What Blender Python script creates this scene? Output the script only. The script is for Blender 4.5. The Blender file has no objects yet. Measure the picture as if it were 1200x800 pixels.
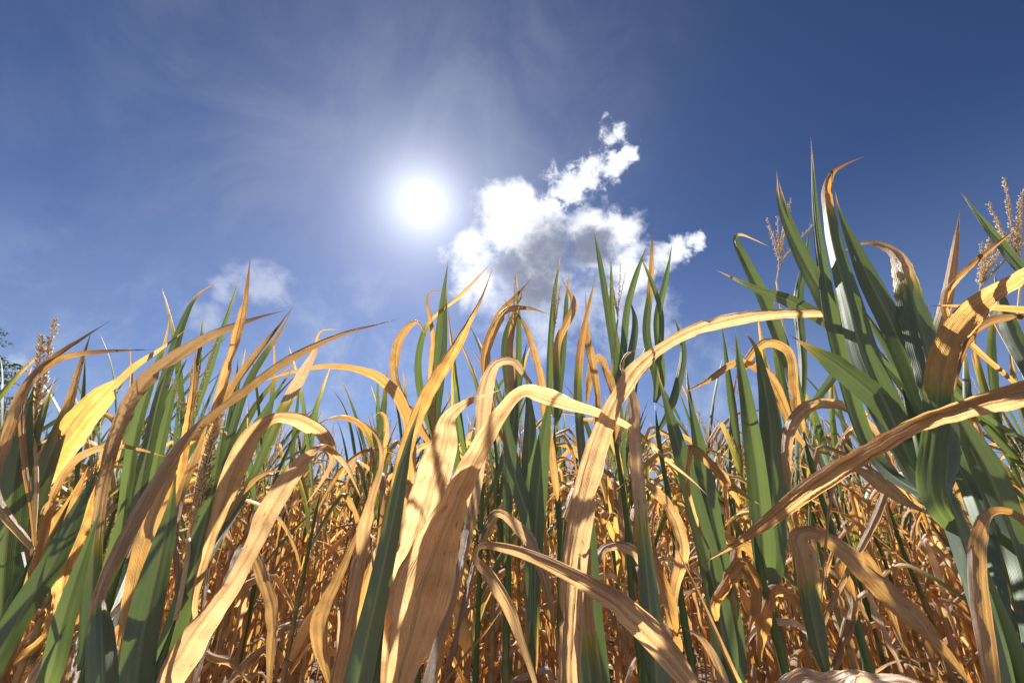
import bpy, math, random
import numpy as np
from mathutils import Vector, Matrix

R = math.radians
scene = bpy.context.scene
COL = scene.collection

# ------------------------------------------------------------------ camera
CAM_Z, PITCH, F = 1.0, R(23.5), 480.0          # F: focal length in photo pixels (1200 wide)
cd = bpy.data.cameras.new('camera')
cd.sensor_width = 36.0
cd.lens = 36.0 * F / 1200.0
cd.clip_start, cd.clip_end = 0.02, 5000.0
cam = bpy.data.objects.new('camera', cd)
COL.objects.link(cam)
cam.location = (0, 0, CAM_Z)
cam.rotation_euler = (R(90) + PITCH, 0, 0)
scene.camera = cam
CP, SP = math.cos(PITCH), math.sin(PITCH)
CAMP = np.array([0, 0, CAM_Z])


def ray(px, py):
    x, y = (px - 600) / F, (400 - py) / F
    return np.array([x, CP - SP * y, SP + CP * y])          # unit camera depth


def at(px, py, Y):
    """the point of the vertical plane y = Y that the photo shows at (px, py)"""
    d = ray(px, py)
    return CAMP + d * (Y / d[1])


def px_size(px, py, Y):
    return (Y / ray(px, py)[1]) / F                          # metres per photo pixel there


# ------------------------------------------------------------------ light
SUND = ray(495, 238)
SUND = SUND / np.linalg.norm(SUND)
SUN_EL = math.asin(SUND[2])
SUN_AZ = math.atan2(SUND[0], SUND[1])                        # clockwise from +Y
sl = bpy.data.lights.new('sun', 'SUN')
sl.energy, sl.angle, sl.color = 5.0, R(0.53), (1.0, 0.945, 0.86)
so = bpy.data.objects.new('sun', sl)
COL.objects.link(so)
so.rotation_euler = Vector(-SUND).to_track_quat('-Z', 'Y').to_euler()
so.location = (0, 0, 20)

SKY_STRENGTH = 0.056
EXPOSURE = 1.25
scene.view_settings.view_transform = 'Standard'
scene.view_settings.look = 'None'
scene.view_settings.exposure = EXPOSURE
scene.view_settings.gamma = 1.0
scene.view_settings.use_curve_mapping = False
scene.cycles.use_denoising = True
scene.cycles.max_bounces = 12
scene.cycles.diffuse_bounces = 8
scene.cycles.glossy_bounces = 3
scene.cycles.transmission_bounces = 6
scene.cycles.caustics_reflective = False
scene.cycles.caustics_refractive = False
scene.cycles.sample_clamp_indirect = 6.0


class NT:
    """small helper to write node trees"""
    def __init__(self, tree):
        self.t = tree
        tree.nodes.clear()

    def n(self, typ, **kw):
        nd = self.t.nodes.new(typ)
        for k, v in kw.items():
            setattr(nd, k, v)
        return nd

    def put(self, sock, v):
        if v is None:
            return
        if hasattr(v, 'is_output'):
            self.t.links.new(v, sock)
        elif isinstance(v, (tuple, list)):
            sock.default_value = tuple(v) if len(v) == len(sock.default_value) else tuple(v) + (1.0,)
        else:
            sock.default_value = v

    def m(self, op, a, b=None, c=None, clamp=False):
        nd = self.n('ShaderNodeMath', operation=op)
        nd.use_clamp = clamp
        for i, v in enumerate((a, b, c)):
            self.put(nd.inputs[i], v)
        return nd.outputs[0]

    def vm(self, op, a, b=None, out=0, scale=None):
        nd = self.n('ShaderNodeVectorMath', operation=op)
        self.put(nd.inputs[0], a)
        self.put(nd.inputs[1], b)
        if scale is not None:
            self.put(nd.inputs['Scale'], scale)
        return nd.outputs[out]

    def ramp(self, v, lo, hi, a=0.0, b=1.0, smooth=True):
        nd = self.n('ShaderNodeMapRange')
        nd.interpolation_type = 'SMOOTHSTEP' if smooth else 'LINEAR'
        for i, x in enumerate((v, lo, hi, a, b)):
            self.put(nd.inputs[i], x)
        return nd.outputs[0]

    def mix(self, fac, a, b, blend='MIX'):
        nd = self.n('ShaderNodeMix', data_type='RGBA', blend_type=blend)
        self.put(nd.inputs[0], fac)
        self.put(nd.inputs[6], a)
        self.put(nd.inputs[7], b)
        return nd.outputs[2]

    def noise(self, vec, scale, detail=3.0, rough=0.55, dist=0.0, color=False):
        nd = self.n('ShaderNodeTexNoise')
        self.put(nd.inputs['Vector'], vec)
        nd.inputs['Scale'].default_value = scale
        nd.inputs['Detail'].default_value = detail
        nd.inputs['Roughness'].default_value = rough
        nd.inputs['Distortion'].default_value = dist
        return nd.outputs[1 if color else 0]


# ------------------------------------------------------------------ sky
world = bpy.data.worlds.new('World')
scene.world = world
world.use_nodes = True
w = NT(world.node_tree)
sky = w.n('ShaderNodeTexSky', sky_type='NISHITA')
sky.sun_disc = False
sky.sun_elevation = SUN_EL
sky.sun_rotation = SUN_AZ
sky.altitude = 600.0
sky.air_density = 1.0
sky.dust_density = 0.3
sky.ozone_density = 3.0
D = w.n('ShaderNodeTexCoord').outputs['Generated']
skyc = w.vm('SCALE', sky.outputs[0], scale=SKY_STRENGTH)
gm = w.n('ShaderNodeGamma')
w.put(gm.inputs[0], skyc)
gm.inputs[1].default_value = 1.45
skyc = w.mix(1.0, gm.outputs[0], (1.00, 0.94, 1.00), 'MULTIPLY')


def blob(px, py, r, inner=0.25):
    c = ray(px, py)
    c = c / np.linalg.norm(c)
    d = w.vm('DISTANCE', D, tuple(c), out=1)
    return w.ramp(d, r / F * inner, r / F, 1.0, 0.0)


def fold_max(items):
    o = items[0]
    for i in items[1:]:
        o = w.m('MAXIMUM', o, i)
    return o


warp = w.noise(D, 5.0, 4.0, 0.6, color=True)
warpc = w.vm('SCALE', w.vm('SUBTRACT', warp, (0.5, 0.5, 0.5)), scale=0.10)
Dw = w.vm('ADD', D, warpc)
D_plain, D = D, Dw                                            # the blobs read the warped direction
cum = fold_max([blob(590, 265, 62, .1), blob(552, 294, 48, .1), blob(628, 296, 74, .2), blob(690, 285, 60, .1), blob(640, 330, 70, .1),
                blob(556, 330, 48, 0), blob(740, 314, 52, 0), blob(776, 298, 30, 0), blob(606, 230, 34, 0), blob(722, 272, 40, 0)])
cum2 = fold_max([blob(660, 360, 120, .1), blob(580, 350, 80, 0), blob(745, 370, 90, 0)])
wisp = fold_max([blob(660, 222, 46, .0), blob(690, 205, 34, .0), blob(716, 196, 36, .0), blob(716, 152, 26, .0),
                 blob(640, 250, 40, .0), blob(733, 178, 24, .0), blob(796, 290, 30, 0), blob(815, 285, 20, 0)])
small = fold_max([blob(268, 335, 34, .0), blob(248, 368, 44, .0), blob(312, 326, 62, .0), blob(232, 358, 34, .0), blob(28, 423, 22, .0)])
veil = fold_max([blob(330, 190, 330, .0), blob(560, 130, 260, .0), blob(610, 30, 120, 0)])
low = fold_max([blob(90, 540, 230, .0), blob(420, 470, 200, .0), blob(860, 470, 120, .0)])
core = fold_max([blob(648, 300, 62, .2), blob(606, 318, 42, .2), blob(690, 292, 40, .2), blob(640, 335, 70, .2)])
D = D_plain
nz = w.noise(D, 11.0, 9.0, 0.62, 0.25)
nf = w.noise(D, 30.0, 6.0, 0.6, 0.3)
a1 = w.m('MULTIPLY', w.ramp(cum, 0.0, 0.12), w.ramp(w.m('ADD', w.m('MULTIPLY', cum, 1.0), w.m('ADD', w.m('MULTIPLY', w.m('SUBTRACT', nz, 0.5), 1.9), w.m('MULTIPLY', w.m('SUBTRACT', nf, 0.5), 0.9))), 0.22, 0.95))
a1b = w.m('MULTIPLY', w.m('MULTIPLY', w.ramp(cum2, 0.0, 0.3), 0.72), w.ramp(w.m('ADD', cum2, w.m('MULTIPLY', w.m('SUBTRACT', nz, 0.5), 2.4)), 0.25, 1.25))
a2 = w.m('MULTIPLY', w.ramp(wisp, 0.02, 0.2), w.ramp(w.m('ADD', wisp, w.m('MULTIPLY', w.m('SUBTRACT', nf, 0.5), 2.2)), 0.36, 0.95))
a3 = w.m('MULTIPLY', w.m('MULTIPLY', w.ramp(small, 0.02, 0.25), 0.48), w.ramp(w.m('ADD', w.m('SUBTRACT', w.m('MULTIPLY', small, 1.25), 0.25), w.m('MULTIPLY', w.m('SUBTRACT', nz, 0.5), 2.2)), 0.35, 1.1))
vst = w.noise(w.vm('MULTIPLY', D, (3.6, 3.2, 2.4)), 1.0, 7.0, 0.62, 0.9)
a4 = w.m('MULTIPLY', w.m('MULTIPLY', veil, w.ramp(vst, 0.32, 0.75)), 0.30)
a5 = w.m('MULTIPLY', w.m('MULTIPLY', low, w.ramp(nz, 0.40, 0.75)), 0.55)
gr = w.ramp(w.m('ADD', core, w.m('MULTIPLY', w.m('SUBTRACT', w.noise(D, 14.0, 8.0, 0.65), 0.5), 1.5)), 0.10, 1.0)
cl_col = w.mix(gr, (0.460, 0.474, 0.510), (0.094, 0.105, 0.150))
cl_col = w.mix(w.m('MULTIPLY', w.ramp(nf, 0.42, 0.75), 0.32), cl_col, (0.207, 0.230, 0.288))
sz = w.n('ShaderNodeSeparateXYZ')
w.put(sz.inputs[0], D)
skyc = w.mix(w.ramp(sz.outputs[2], 0.02, 0.62, 0.62, 0.0), skyc, (0.118, 0.155, 0.262))
c = w.mix(a4, skyc, (0.172, 0.195, 0.253))
c = w.mix(a5, c, (0.253, 0.288, 0.356))
c = w.mix(a3, c, (0.333, 0.356, 0.402))
c = w.mix(a2, c, (0.455, 0.475, 0.517))
c = w.mix(a1b, c, (0.36, 0.385, 0.44))
c = w.mix(a1, c, cl_col)
ds = w.vm('DISTANCE', D, tuple(SUND), out=1)


def glow(r, k):
    return w.m('MULTIPLY', w.m('POWER', 2.71828, w.m('DIVIDE', ds, -r)), k)


g = w.m('ADD', w.m('ADD', glow(0.028, 2.0), glow(0.078, 0.30)), glow(0.24, 0.085))
g = w.m('MULTIPLY', w.m('SUBTRACT', 1.0, w.m('POWER', 2.71828, w.m('DIVIDE', g, -0.40))), 0.40)   # soft shoulder of the solar aureole
gl = w.vm('SCALE', (0.94, 0.97, 0.98), scale=g)
final = w.vm('ADD', c, gl)
bg = w.n('ShaderNodeBackground')
w.put(bg.inputs['Color'], final)
bg.inputs['Strength'].default_value = 1.0
wo = w.n('ShaderNodeOutputWorld')
w.t.links.new(bg.outputs[0], wo.inputs[0])


# ------------------------------------------------------------------ materials
def new_mat(name):
    m = bpy.data.materials.new(name)
    m.use_nodes = True
    return m, NT(m.node_tree)


def leaf_material(name):
    """maize blade: vertex attribute 'tone' holds (dryness, bleaching, random)"""
    m, t = new_mat(name)
    at_ = t.n('ShaderNodeAttribute', attribute_name='tone')
    sep = t.n('ShaderNodeSeparateColor')
    t.put(sep.inputs[0], at_.outputs['Color'])
    dry0, bleach, rnd = sep.outputs
    uvn = t.n('ShaderNodeUVMap', uv_map='UVMap')
    sx = t.n('ShaderNodeSeparateXYZ')
    t.put(sx.inputs[0], uvn.outputs[0])
    u, v = sx.outputs[0], sx.outputs[1]
    oi = t.n('ShaderNodeObjectInfo')
    orand = oi.outputs['Random']

    def vec(a, b, c_):
        nd = t.n('ShaderNodeCombineXYZ')
        t.put(nd.inputs[0], a)
        t.put(nd.inputs[1], b)
        t.put(nd.inputs[2], c_)
        return nd.outputs[0]
    seed = t.m('ADD', t.m('MULTIPLY', rnd, 37.0), t.m('MULTIPLY', orand, 11.0))
    fine = t.noise(vec(t.m('MULTIPLY', u, 46.0), t.m('MULTIPLY', v, 2.2), seed), 1.0, 3.0, 0.6)
    streak = t.noise(vec(t.m('MULTIPLY', u, 11.0), t.m('MULTIPLY', v, 3.5), seed), 1.0, 4.0, 0.6)
    blotch = t.noise(vec(t.m('MULTIPLY', u, 2.6), t.m('MULTIPLY', v, 14.0), seed), 1.0, 5.0, 0.62)
    spots = t.noise(vec(t.m('MULTIPLY', u, 9.0), t.m('MULTIPLY', v, 70.0), seed), 1.0, 2.0, 0.5)
    wav = t.n('ShaderNodeTexWave', wave_type='BANDS', bands_direction='X', wave_profile='SIN')
    t.put(wav.inputs['Vector'], vec(u, t.m('MULTIPLY', v, 0.03), 0.0))
    wav.inputs['Scale'].default_value = 6.5
    wav.inputs['Distortion'].default_value = 0.6
    veins = wav.outputs['Fac']
    edge = t.m('ABSOLUTE', t.m('SUBTRACT', t.m('MULTIPLY', u, 2.0), 1.0))
    rib = t.ramp(edge, 0.05, 0.14, 1.0, 0.0)
    # dryness front follows the streaks and eats in from the margins
    q = t.m('ADD', dry0, t.m('MULTIPLY', t.m('SUBTRACT', streak, 0.5), 0.7))
    q = t.m('ADD', q, t.m('MULTIPLY', t.m('SUBTRACT', blotch, 0.5), 0.55))
    q = t.m('ADD', q, t.m('MULTIPLY', t.m('MULTIPLY', t.m('POWER', edge, 5.0), 0.25), dry0))
    dry = t.ramp(q, 0.36, 0.64)
    yell = t.m('MULTIPLY', t.ramp(q, 0.20, 0.42), t.ramp(q, 0.5, 0.66, 1.0, 0.0))
    # reflected colour
    green = t.mix(fine, (0.080, 0.118, 0.098), (0.165, 0.205, 0.165))
    green = t.mix(t.m('MULTIPLY', orand, 0.35), green, (0.11, 0.165, 0.06))
    green = t.mix(t.m('MULTIPLY', t.ramp(veins, 0.35, 1.0), 0.30), green, (0.20, 0.25, 0.19))
    green = t.mix(t.m('MULTIPLY', t.ramp(streak, 0.5, 0.75), 0.45), green, (0.055, 0.085, 0.060))
    green = t.mix(t.m('MULTIPLY', t.ramp(spots, 0.64, 0.76), 0.5), green, (0.24, 0.22, 0.10))
    green = t.mix(yell, green, (0.25, 0.25, 0.06))
    green = t.mix(t.m('MULTIPLY', rib, 0.65), green, (0.24, 0.33, 0.18))
    tan = t.mix(t.ramp(streak, 0.28, 0.72), (0.36, 0.230, 0.120), (0.66, 0.50, 0.32))
    tan = t.mix(t.ramp(fine, 0.45, 0.75, 0.0, 0.6), tan, (0.66, 0.52, 0.37))
    rnd2 = t.m('FRACT', t.m('MULTIPLY', seed, 3.71))
    tan = t.mix(t.m('MULTIPLY', rnd2, 0.75), tan, t.mix(streak, (0.48, 0.36, 0.28), (0.74, 0.62, 0.50)))
    tan = t.mix(t.m('MULTIPLY', t.ramp(blotch, 0.50, 0.72), 0.55), tan, (0.30, 0.135, 0.050))
    tan = t.mix(bleach, tan, t.mix(fine, (0.50, 0.41, 0.35), (0.82, 0.73, 0.66)))
    tan = t.mix(t.ramp(spots, 0.62, 0.74, 0.0, 0.8), tan, (0.16, 0.075, 0.028))
    tan = t.mix(t.m('MULTIPLY', rib, 0.45), tan, (0.72, 0.58, 0.40))
    darkt = t.ramp(dry0, 1.0, 1.35, 0.0, 0.9)               # dryness above 1: scorched brown tips, plus painted-in shade of backlit rolled blades
    tan = t.mix(darkt, tan, (0.13, 0.066, 0.030))
    base = t.mix(dry, green, tan)
    # transmitted colour
    tg = t.mix(fine, (0.17, 0.27, 0.045), (0.30, 0.40, 0.09))
    tg = t.mix(yell, tg, (0.60, 0.52, 0.06))
    td = t.mix(t.ramp(streak, 0.28, 0.72), (0.78, 0.34, 0.042), (0.92, 0.58, 0.19))
    td = t.mix(t.m('MULTIPLY', t.ramp(blotch, 0.48, 0.74), 0.6), td, (0.70, 0.29, 0.03))
    td = t.mix(t.m('MULTIPLY', bleach, 0.75), td, (0.86, 0.66, 0.44))
    td = t.mix(t.ramp(spots, 0.66, 0.78, 0.0, 0.6), td, (0.30, 0.11, 0.02))
    td = t.mix(darkt, td, (0.20, 0.08, 0.02))
    trans = t.mix(dry, tg, td)
    trans = t.mix(t.m('MULTIPLY', rib, 0.5), trans, (0.35, 0.26, 0.09))
    # relief: veins, pleats and crinkles
    h = t.m('ADD', t.m('MULTIPLY', veins, 0.35), t.m('ADD', t.m('MULTIPLY', fine, 0.6), t.m('MULTIPLY', streak, 0.9)))
    h = t.m('ADD', h, t.m('MULTIPLY', rib, -0.5))
    crk = t.noise(vec(t.m('MULTIPLY', u, 5.0), t.m('MULTIPLY', v, 55.0), seed), 1.0, 4.0, 0.65, 0.6)
    h = t.m('ADD', h, t.m('MULTIPLY', t.m('MULTIPLY', crk, dry), 1.3))
    bmp = t.n('ShaderNodeBump')
    t.put(bmp.inputs['Strength'], t.ramp(dry, 0.0, 1.0, 0.22, 0.85))
    bmp.inputs['Distance'].default_value = 0.0022
    t.put(bmp.inputs['Height'], h)
    p = t.n('ShaderNodeBsdfPrincipled')
    t.put(p.inputs['Base Color'], base)
    t.put(p.inputs['Roughness'], t.ramp(fine, 0.3, 0.8, 0.44, 0.64))
    t.put(p.inputs['Specular IOR Level'], t.ramp(dry, 0.0, 1.0, 0.24, 0.42))
    t.put(p.inputs['Normal'], bmp.outputs[0])
    tr = t.n('ShaderNodeBsdfTranslucent')
    t.put(tr.inputs['Color'], trans)
    t.put(tr.inputs['Normal'], bmp.outputs[0])
    mx = t.n('ShaderNodeMixShader')
    t.put(mx.inputs[0], t.m('MULTIPLY', t.ramp(dry, 0.0, 1.0, 0.23, 0.60), t.ramp(rnd, 0.0, 1.0, 0.45, 1.2, smooth=False)))
    t.put(mx.inputs[1], p.outputs[0])
    t.put(mx.inputs[2], tr.outputs[0])
    o = t.n('ShaderNodeOutputMaterial')
    t.put(o.inputs[0], mx.outputs[0])
    return m


def simple_material(name, c1, c2, scale, rough=0.6, bump=0.3, bdist=0.002, stretch=(1, 1, 1), trans=None):
    m, t = new_mat(name)
    tc = t.n('ShaderNodeTexCoord').outputs['Object']
    vec = t.vm('MULTIPLY', tc, stretch)
    n1 = t.noise(vec, scale, 5.0, 0.6)
    n2 = t.noise(vec, scale * 4.3, 3.0, 0.6)
    col = t.mix(t.ramp(n1, 0.3, 0.7), c1, c2)
    col = t.mix(t.ramp(n2, 0.5, 0.8, 0.0, 0.5), col, tuple(0.55 * x for x in c1))
    p = t.n('ShaderNodeBsdfPrincipled')
    t.put(p.inputs['Base Color'], col)
    p.inputs['Roughness'].default_value = rough
    b = t.n('ShaderNodeBump')
    b.inputs['Strength'].default_value = bump
    b.inputs['Distance'].default_value = bdist
    t.put(b.inputs['Height'], t.m('ADD', n1, t.m('MULTIPLY', n2, 0.5)))
    t.put(p.inputs['Normal'], b.outputs[0])
    out = p.outputs[0]
    if trans:
        tr = t.n('ShaderNodeBsdfTranslucent')
        t.put(tr.inputs['Color'], trans)
        mx = t.n('ShaderNodeMixShader')
        mx.inputs[0].default_value = 0.4
        t.put(mx.inputs[1], out)
        t.put(mx.inputs[2], tr.outputs[0])
        out = mx.outputs[0]
    o = t.n('ShaderNodeOutputMaterial')
    t.put(o.inputs[0], out)
    return m


def stalk_material():
    m, t = new_mat('maize_stalk')
    at_ = t.n('ShaderNodeAttribute', attribute_name='tone')
    sep = t.n('ShaderNodeSeparateColor')
    t.put(sep.inputs[0], at_.outputs['Color'])
    tc = t.n('ShaderNodeTexCoord').outputs['Object']
    lines = t.noise(t.vm('MULTIPLY', tc, (260, 260, 6)), 1.0, 3.0, 0.6)
    bl = t.noise(t.vm('MULTIPLY', tc, (22, 22, 7)), 1.0, 4.0, 0.6)
    q = t.ramp(t.m('ADD', sep.outputs[0], t.m('MULTIPLY', t.m('SUBTRACT', bl, 0.5), 1.0)), 0.35, 0.7)
    g = t.mix(lines, (0.040, 0.085, 0.030), (0.12, 0.18, 0.06))
    d = t.mix(lines, (0.34, 0.20, 0.085), (0.58, 0.42, 0.22))
    d = t.mix(sep.outputs[1], d, (0.10, 0.055, 0.03))
    c_ = t.mix(q, g, d)
    p = t.n('ShaderNodeBsdfPrincipled')
    t.put(p.inputs['Base Color'], c_)
    p.inputs['Roughness'].default_value = 0.45
    p.inputs['Subsurface Weight'].default_value = 0.0
    b = t.n('ShaderNodeBump')
    b.inputs['Strength'].default_value = 0.35
    b.inputs['Distance'].default_value = 0.001
    t.put(b.inputs['Height'], lines)
    t.put(p.inputs['Normal'], b.outputs[0])
    tr = t.n('ShaderNodeBsdfTranslucent')
    t.put(tr.inputs['Color'], t.mix(q, (0.16, 0.28, 0.04), (0.75, 0.42, 0.12)))
    mx = t.n('ShaderNodeMixShader')
    mx.inputs[0].default_value = 0.22
    t.put(mx.inputs[1], p.outputs[0])
    t.put(mx.inputs[2], tr.outputs[0])
    o = t.n('ShaderNodeOutputMaterial')
    t.put(o.inputs[0], mx.outputs[0])
    return m


M_LEAF = leaf_material('maize_leaf')
M_STALK = stalk_material()
M_TASSEL = simple_material('maize_tassel', (0.58, 0.47, 0.28), (0.78, 0.66, 0.44), 60.0, 0.7, trans=(0.82, 0.62, 0.36))
M_HUSK = simple_material('maize_husk', (0.50, 0.36, 0.18), (0.68, 0.54, 0.34), 30.0, 0.55, stretch=(6, 6, 1), trans=(0.8, 0.5, 0.2))
M_NEEDLE = simple_material('spruce_needles', (0.022, 0.055, 0.030), (0.055, 0.095, 0.045), 3.0, 0.6, trans=(0.05, 0.10, 0.02))
M_BARK = simple_material('spruce_bark', (0.09, 0.06, 0.045), (0.17, 0.12, 0.09), 6.0, 0.9, 0.8, 0.02, (3, 3, 0.6))

# ------------------------------------------------------------------ mesh helpers
class Geo:
    """vertices, faces, per-vertex uv and tone"""
    def __init__(self):
        self.v, self.f, self.uv, self.tone = [], [], [], []
        self.k = 0

    def add(self, v, f, uv=None, tone=None):
        v = np.asarray(v, float)
        n = len(v)
        self.v.append(v)
        self.f.extend([tuple(i + self.k for i in q) for q in f])
        self.uv.append(np.zeros((n, 2)) if uv is None else np.asarray(uv, float))
        if tone is None:
            tone = np.tile((0.0, 0.0, 0.5), (n, 1))
        self.tone.append(np.asarray(tone, float))
        self.k += n

    def merge(self, g, mat=None):
        for v, uv, tn in zip(g.v, g.uv, g.tone):
            pass
        V = np.concatenate(g.v)
        if mat is not None:
            V = V @ mat[:3, :3].T + mat[:3, 3]
        off = self.k
        self.v.append(V)
        self.uv.append(np.concatenate(g.uv))
        self.tone.append(np.concatenate(g.tone))
        self.f.extend([tuple(i + off for i in q) for q in g.f])
        self.k += len(V)

    def mesh(self, name, mat, origin=(0, 0, 0), smooth=True):
        V = np.concatenate(self.v) - np.asarray(origin, float)
        me = bpy.data.meshes.new(name)
        me.from_pydata(V.tolist(), [], self.f)
        uv = np.concatenate(self.uv)
        tn = np.concatenate(self.tone)
        li = np.empty(len(me.loops), dtype=np.int32)
        me.loops.foreach_get('vertex_index', li)
        ul = me.uv_layers.new(name='UVMap')
        ul.data.foreach_set('uv', uv[li].astype(np.float32).ravel())
        ca = me.attributes.new('tone', 'FLOAT_COLOR', 'POINT')
        ca.data.foreach_set('color', np.concatenate([tn, np.ones((len(tn), 1))], 1).astype(np.float32).ravel())
        if smooth:
            me.polygons.foreach_set('use_smooth', [True] * len(me.polygons))
        me.materials.append(mat)
        me.update()
        return me

    def build(self, name, mat, parent=None, origin=(0, 0, 0), smooth=True):
        o = bpy.data.objects.new(name, self.mesh(name, mat, origin, smooth))
        COL.objects.link(o)
        if parent is not None:
            o.parent = parent
        return o


def empty(name, loc, label, cat, group=None):
    o = bpy.data.objects.new(name, None)
    o.empty_display_size = 0.1
    COL.objects.link(o)
    o.location = loc
    o['label'], o['category'] = label, cat
    if group:
        o['group'] = group
    return o


def nrm(a):
    return a / np.maximum(np.linalg.norm(a, axis=-1, keepdims=True), 1e-9)


def catmull(P, n):
    """resample control rows P (any columns; first three are xyz) along arc length"""
    P = np.asarray(P, float)
    if len(P) == 2:
        P = np.array([P[0], (P[0] + P[1]) / 2, P[1]])
    Q = np.vstack([2 * P[0] - P[1], P, 2 * P[-1] - P[-2]])
    out = []
    for i in range(1, len(Q) - 2):
        p0, p1, p2, p3 = Q[i - 1], Q[i], Q[i + 1], Q[i + 2]
        # centripetal form
        t0 = 0.0
        t1 = t0 + max(np.linalg.norm((p1 - p0)[:3]), 1e-6) ** 0.5
        t2 = t1 + max(np.linalg.norm((p2 - p1)[:3]), 1e-6) ** 0.5
        t3 = t2 + max(np.linalg.norm((p3 - p2)[:3]), 1e-6) ** 0.5
        for t in np.linspace(t1, t2, 24, endpoint=False):
            a1 = (t1 - t) / (t1 - t0) * p0 + (t - t0) / (t1 - t0) * p1
            a2 = (t2 - t) / (t2 - t1) * p1 + (t - t1) / (t2 - t1) * p2
            a3 = (t3 - t) / (t3 - t2) * p2 + (t - t2) / (t3 - t2) * p3
            b1 = (t2 - t) / (t2 - t0) * a1 + (t - t0) / (t2 - t0) * a2
            b2 = (t3 - t) / (t3 - t1) * a2 + (t - t1) / (t3 - t1) * a3
            out.append((t2 - t) / (t2 - t1) * b1 + (t - t1) / (t2 - t1) * b2)
    out.append(P[-1])
    out = np.array(out)
    s = np.concatenate([[0], np.cumsum(np.linalg.norm(np.diff(out[:, :3], axis=0), axis=1))])
    x = np.linspace(0, s[-1], n)
    return np.stack([np.interp(x, s, out[:, k]) for k in range(out.shape[1])], 1), x


def ribbon(g, path, s, width, side, dry, rng, bleach=0.0, fold=15.0, curl=0.0, rip=0.06, pleat=0.02, half=5, rnd=None, tear=0.0, crum=0.035):
    """a leaf blade: path (n,3), s arc length, width (n,), side (n,3) unit across-vector, dry (n,)"""
    n = len(path)
    T = nrm(np.gradient(path, axis=0))
    side = nrm(side - T * (side * T).sum(1, keepdims=True))
    N = np.cross(side, T)
    fold = np.broadcast_to(np.asarray(fold, float), (n,))
    asym = rng.uniform(-14, 14)
    rollm = rng.uniform(0.0, 1.0, 2) ** 2 * 1.3
    curl = np.broadcast_to(np.asarray(curl, float), (n,))
    nu = 2 * half + 1
    us = np.linspace(-1, 1, nu)
    off_s = np.zeros((n, nu))
    off_n = np.zeros((n, nu))
    for sgn in (-1, 1):
        x = np.zeros(n)
        z = np.zeros(n)
        for k in range(1, half + 1):
            uu = (k - 0.5) / half
            a = np.radians((fold + sgn * asym) * min(1.0, 0.75 + 2 * uu) + (curl + 55 * rollm[(sgn + 1) // 2] * np.clip(dry, 0, 1)) * uu ** 3)
            x = x + np.cos(a) / half
            z = z + np.sin(a) / half
            off_s[:, half + sgn * k] = sgn * x
            off_n[:, half + sgn * k] = z
    ph = rng.uniform(0, 6.28, 10)
    lam = rng.uniform(0.055, 0.10, 4)
    cl = rng.uniform(0.03, 0.075, 3)
    L = s[-1]
    notch = [np.ones(n), np.ones(n)]
    for e in range(rng.integers(1, 6)):                        # tears running in from the withered margin
        i = int(rng.integers(2, n - 2))
        if dry[i] > 0.6:
            kk = int(rng.integers(0, 2))
            x0, l1, l2 = s[i], rng.uniform(.003, .012), rng.uniform(.01, .05)
            tri = np.clip(1 - np.where(s < x0, (x0 - s) / l1, (s - x0) / l2), 0, 1)
            notch[kk] *= 1 - rng.uniform(.12, .5) * tri
    env = np.clip(s / max(L, 1e-6) * 6, 0, 1) * np.clip((L - s) / max(L, 1e-6) * 5, 0.15, 1)
    for j, u in enumerate(us):
        k = 0 if u < 0 else 1
        wv = np.sin(6.283 * s / lam[k] + ph[k]) + 0.5 * np.sin(6.283 * s / (lam[k + 2] * 0.43) + ph[k + 2]) \
            + 0.8 * np.sin(6.283 * s / (lam[k] * 2.7) + ph[8 + k])
        off_n[:, j] += rip * abs(u) ** 2.2 * wv * env
        pl = np.sin(8.0 * u + ph[4] + 6.0 * s + 0.3 * np.sin(23 * s + ph[9])) + 0.8 * np.sin(15.0 * u + ph[5] - 9.0 * s) + 0.6 * np.sin(24 * u + ph[6] + 14 * s)
        off_n[:, j] += pleat * pl * min(1.0, 3 * abs(u))
        off_n[:, j] += crum * np.clip(dry, 0, 1) * (np.sin(4.1 * u + 6.28 * s / cl[0] + ph[1]) * np.sin(9.0 * u - 6.28 * s / cl[1] + ph[2]) + 0.7 * np.sin(14 * u + 6.28 * s / cl[2] + ph[3])) * abs(u) ** .5
        off_s[:, j] *= notch[k]
        if abs(u) > 0.99:
            off_s[:, j] *= 1.0 + tear * (0.6 * np.sin(s * 173 + ph[7] + k) * np.sin(s * 61 + ph[8]) + 0.4 * np.sin(s * 390 + ph[9]))
    hw = width[:, None] / 2
    V = path[:, None, :] + side[:, None, :] * (off_s * hw)[..., None] + N[:, None, :] * (off_n * hw)[..., None]
    uv = np.stack([np.broadcast_to((us + 1) / 2, (n, nu)), np.broadcast_to(s[:, None], (n, nu))], -1)
    if rnd is None:
        rnd = rng.uniform()
    bl = np.broadcast_to(np.asarray(bleach, float), (n,))
    tn = np.stack([np.broadcast_to(np.asarray(dry)[:, None], (n, nu)), np.broadcast_to(bl[:, None], (n, nu)), np.full((n, nu), rnd)], -1)
    f = []
    for i in range(n - 1):
        for j in range(nu - 1):
            a = i * nu + j
            f.append((a, a + 1, a + nu + 1, a + nu))
    g.add(V.reshape(-1, 3), f, uv.reshape(-1, 2), tn.reshape(-1, 3))


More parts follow.
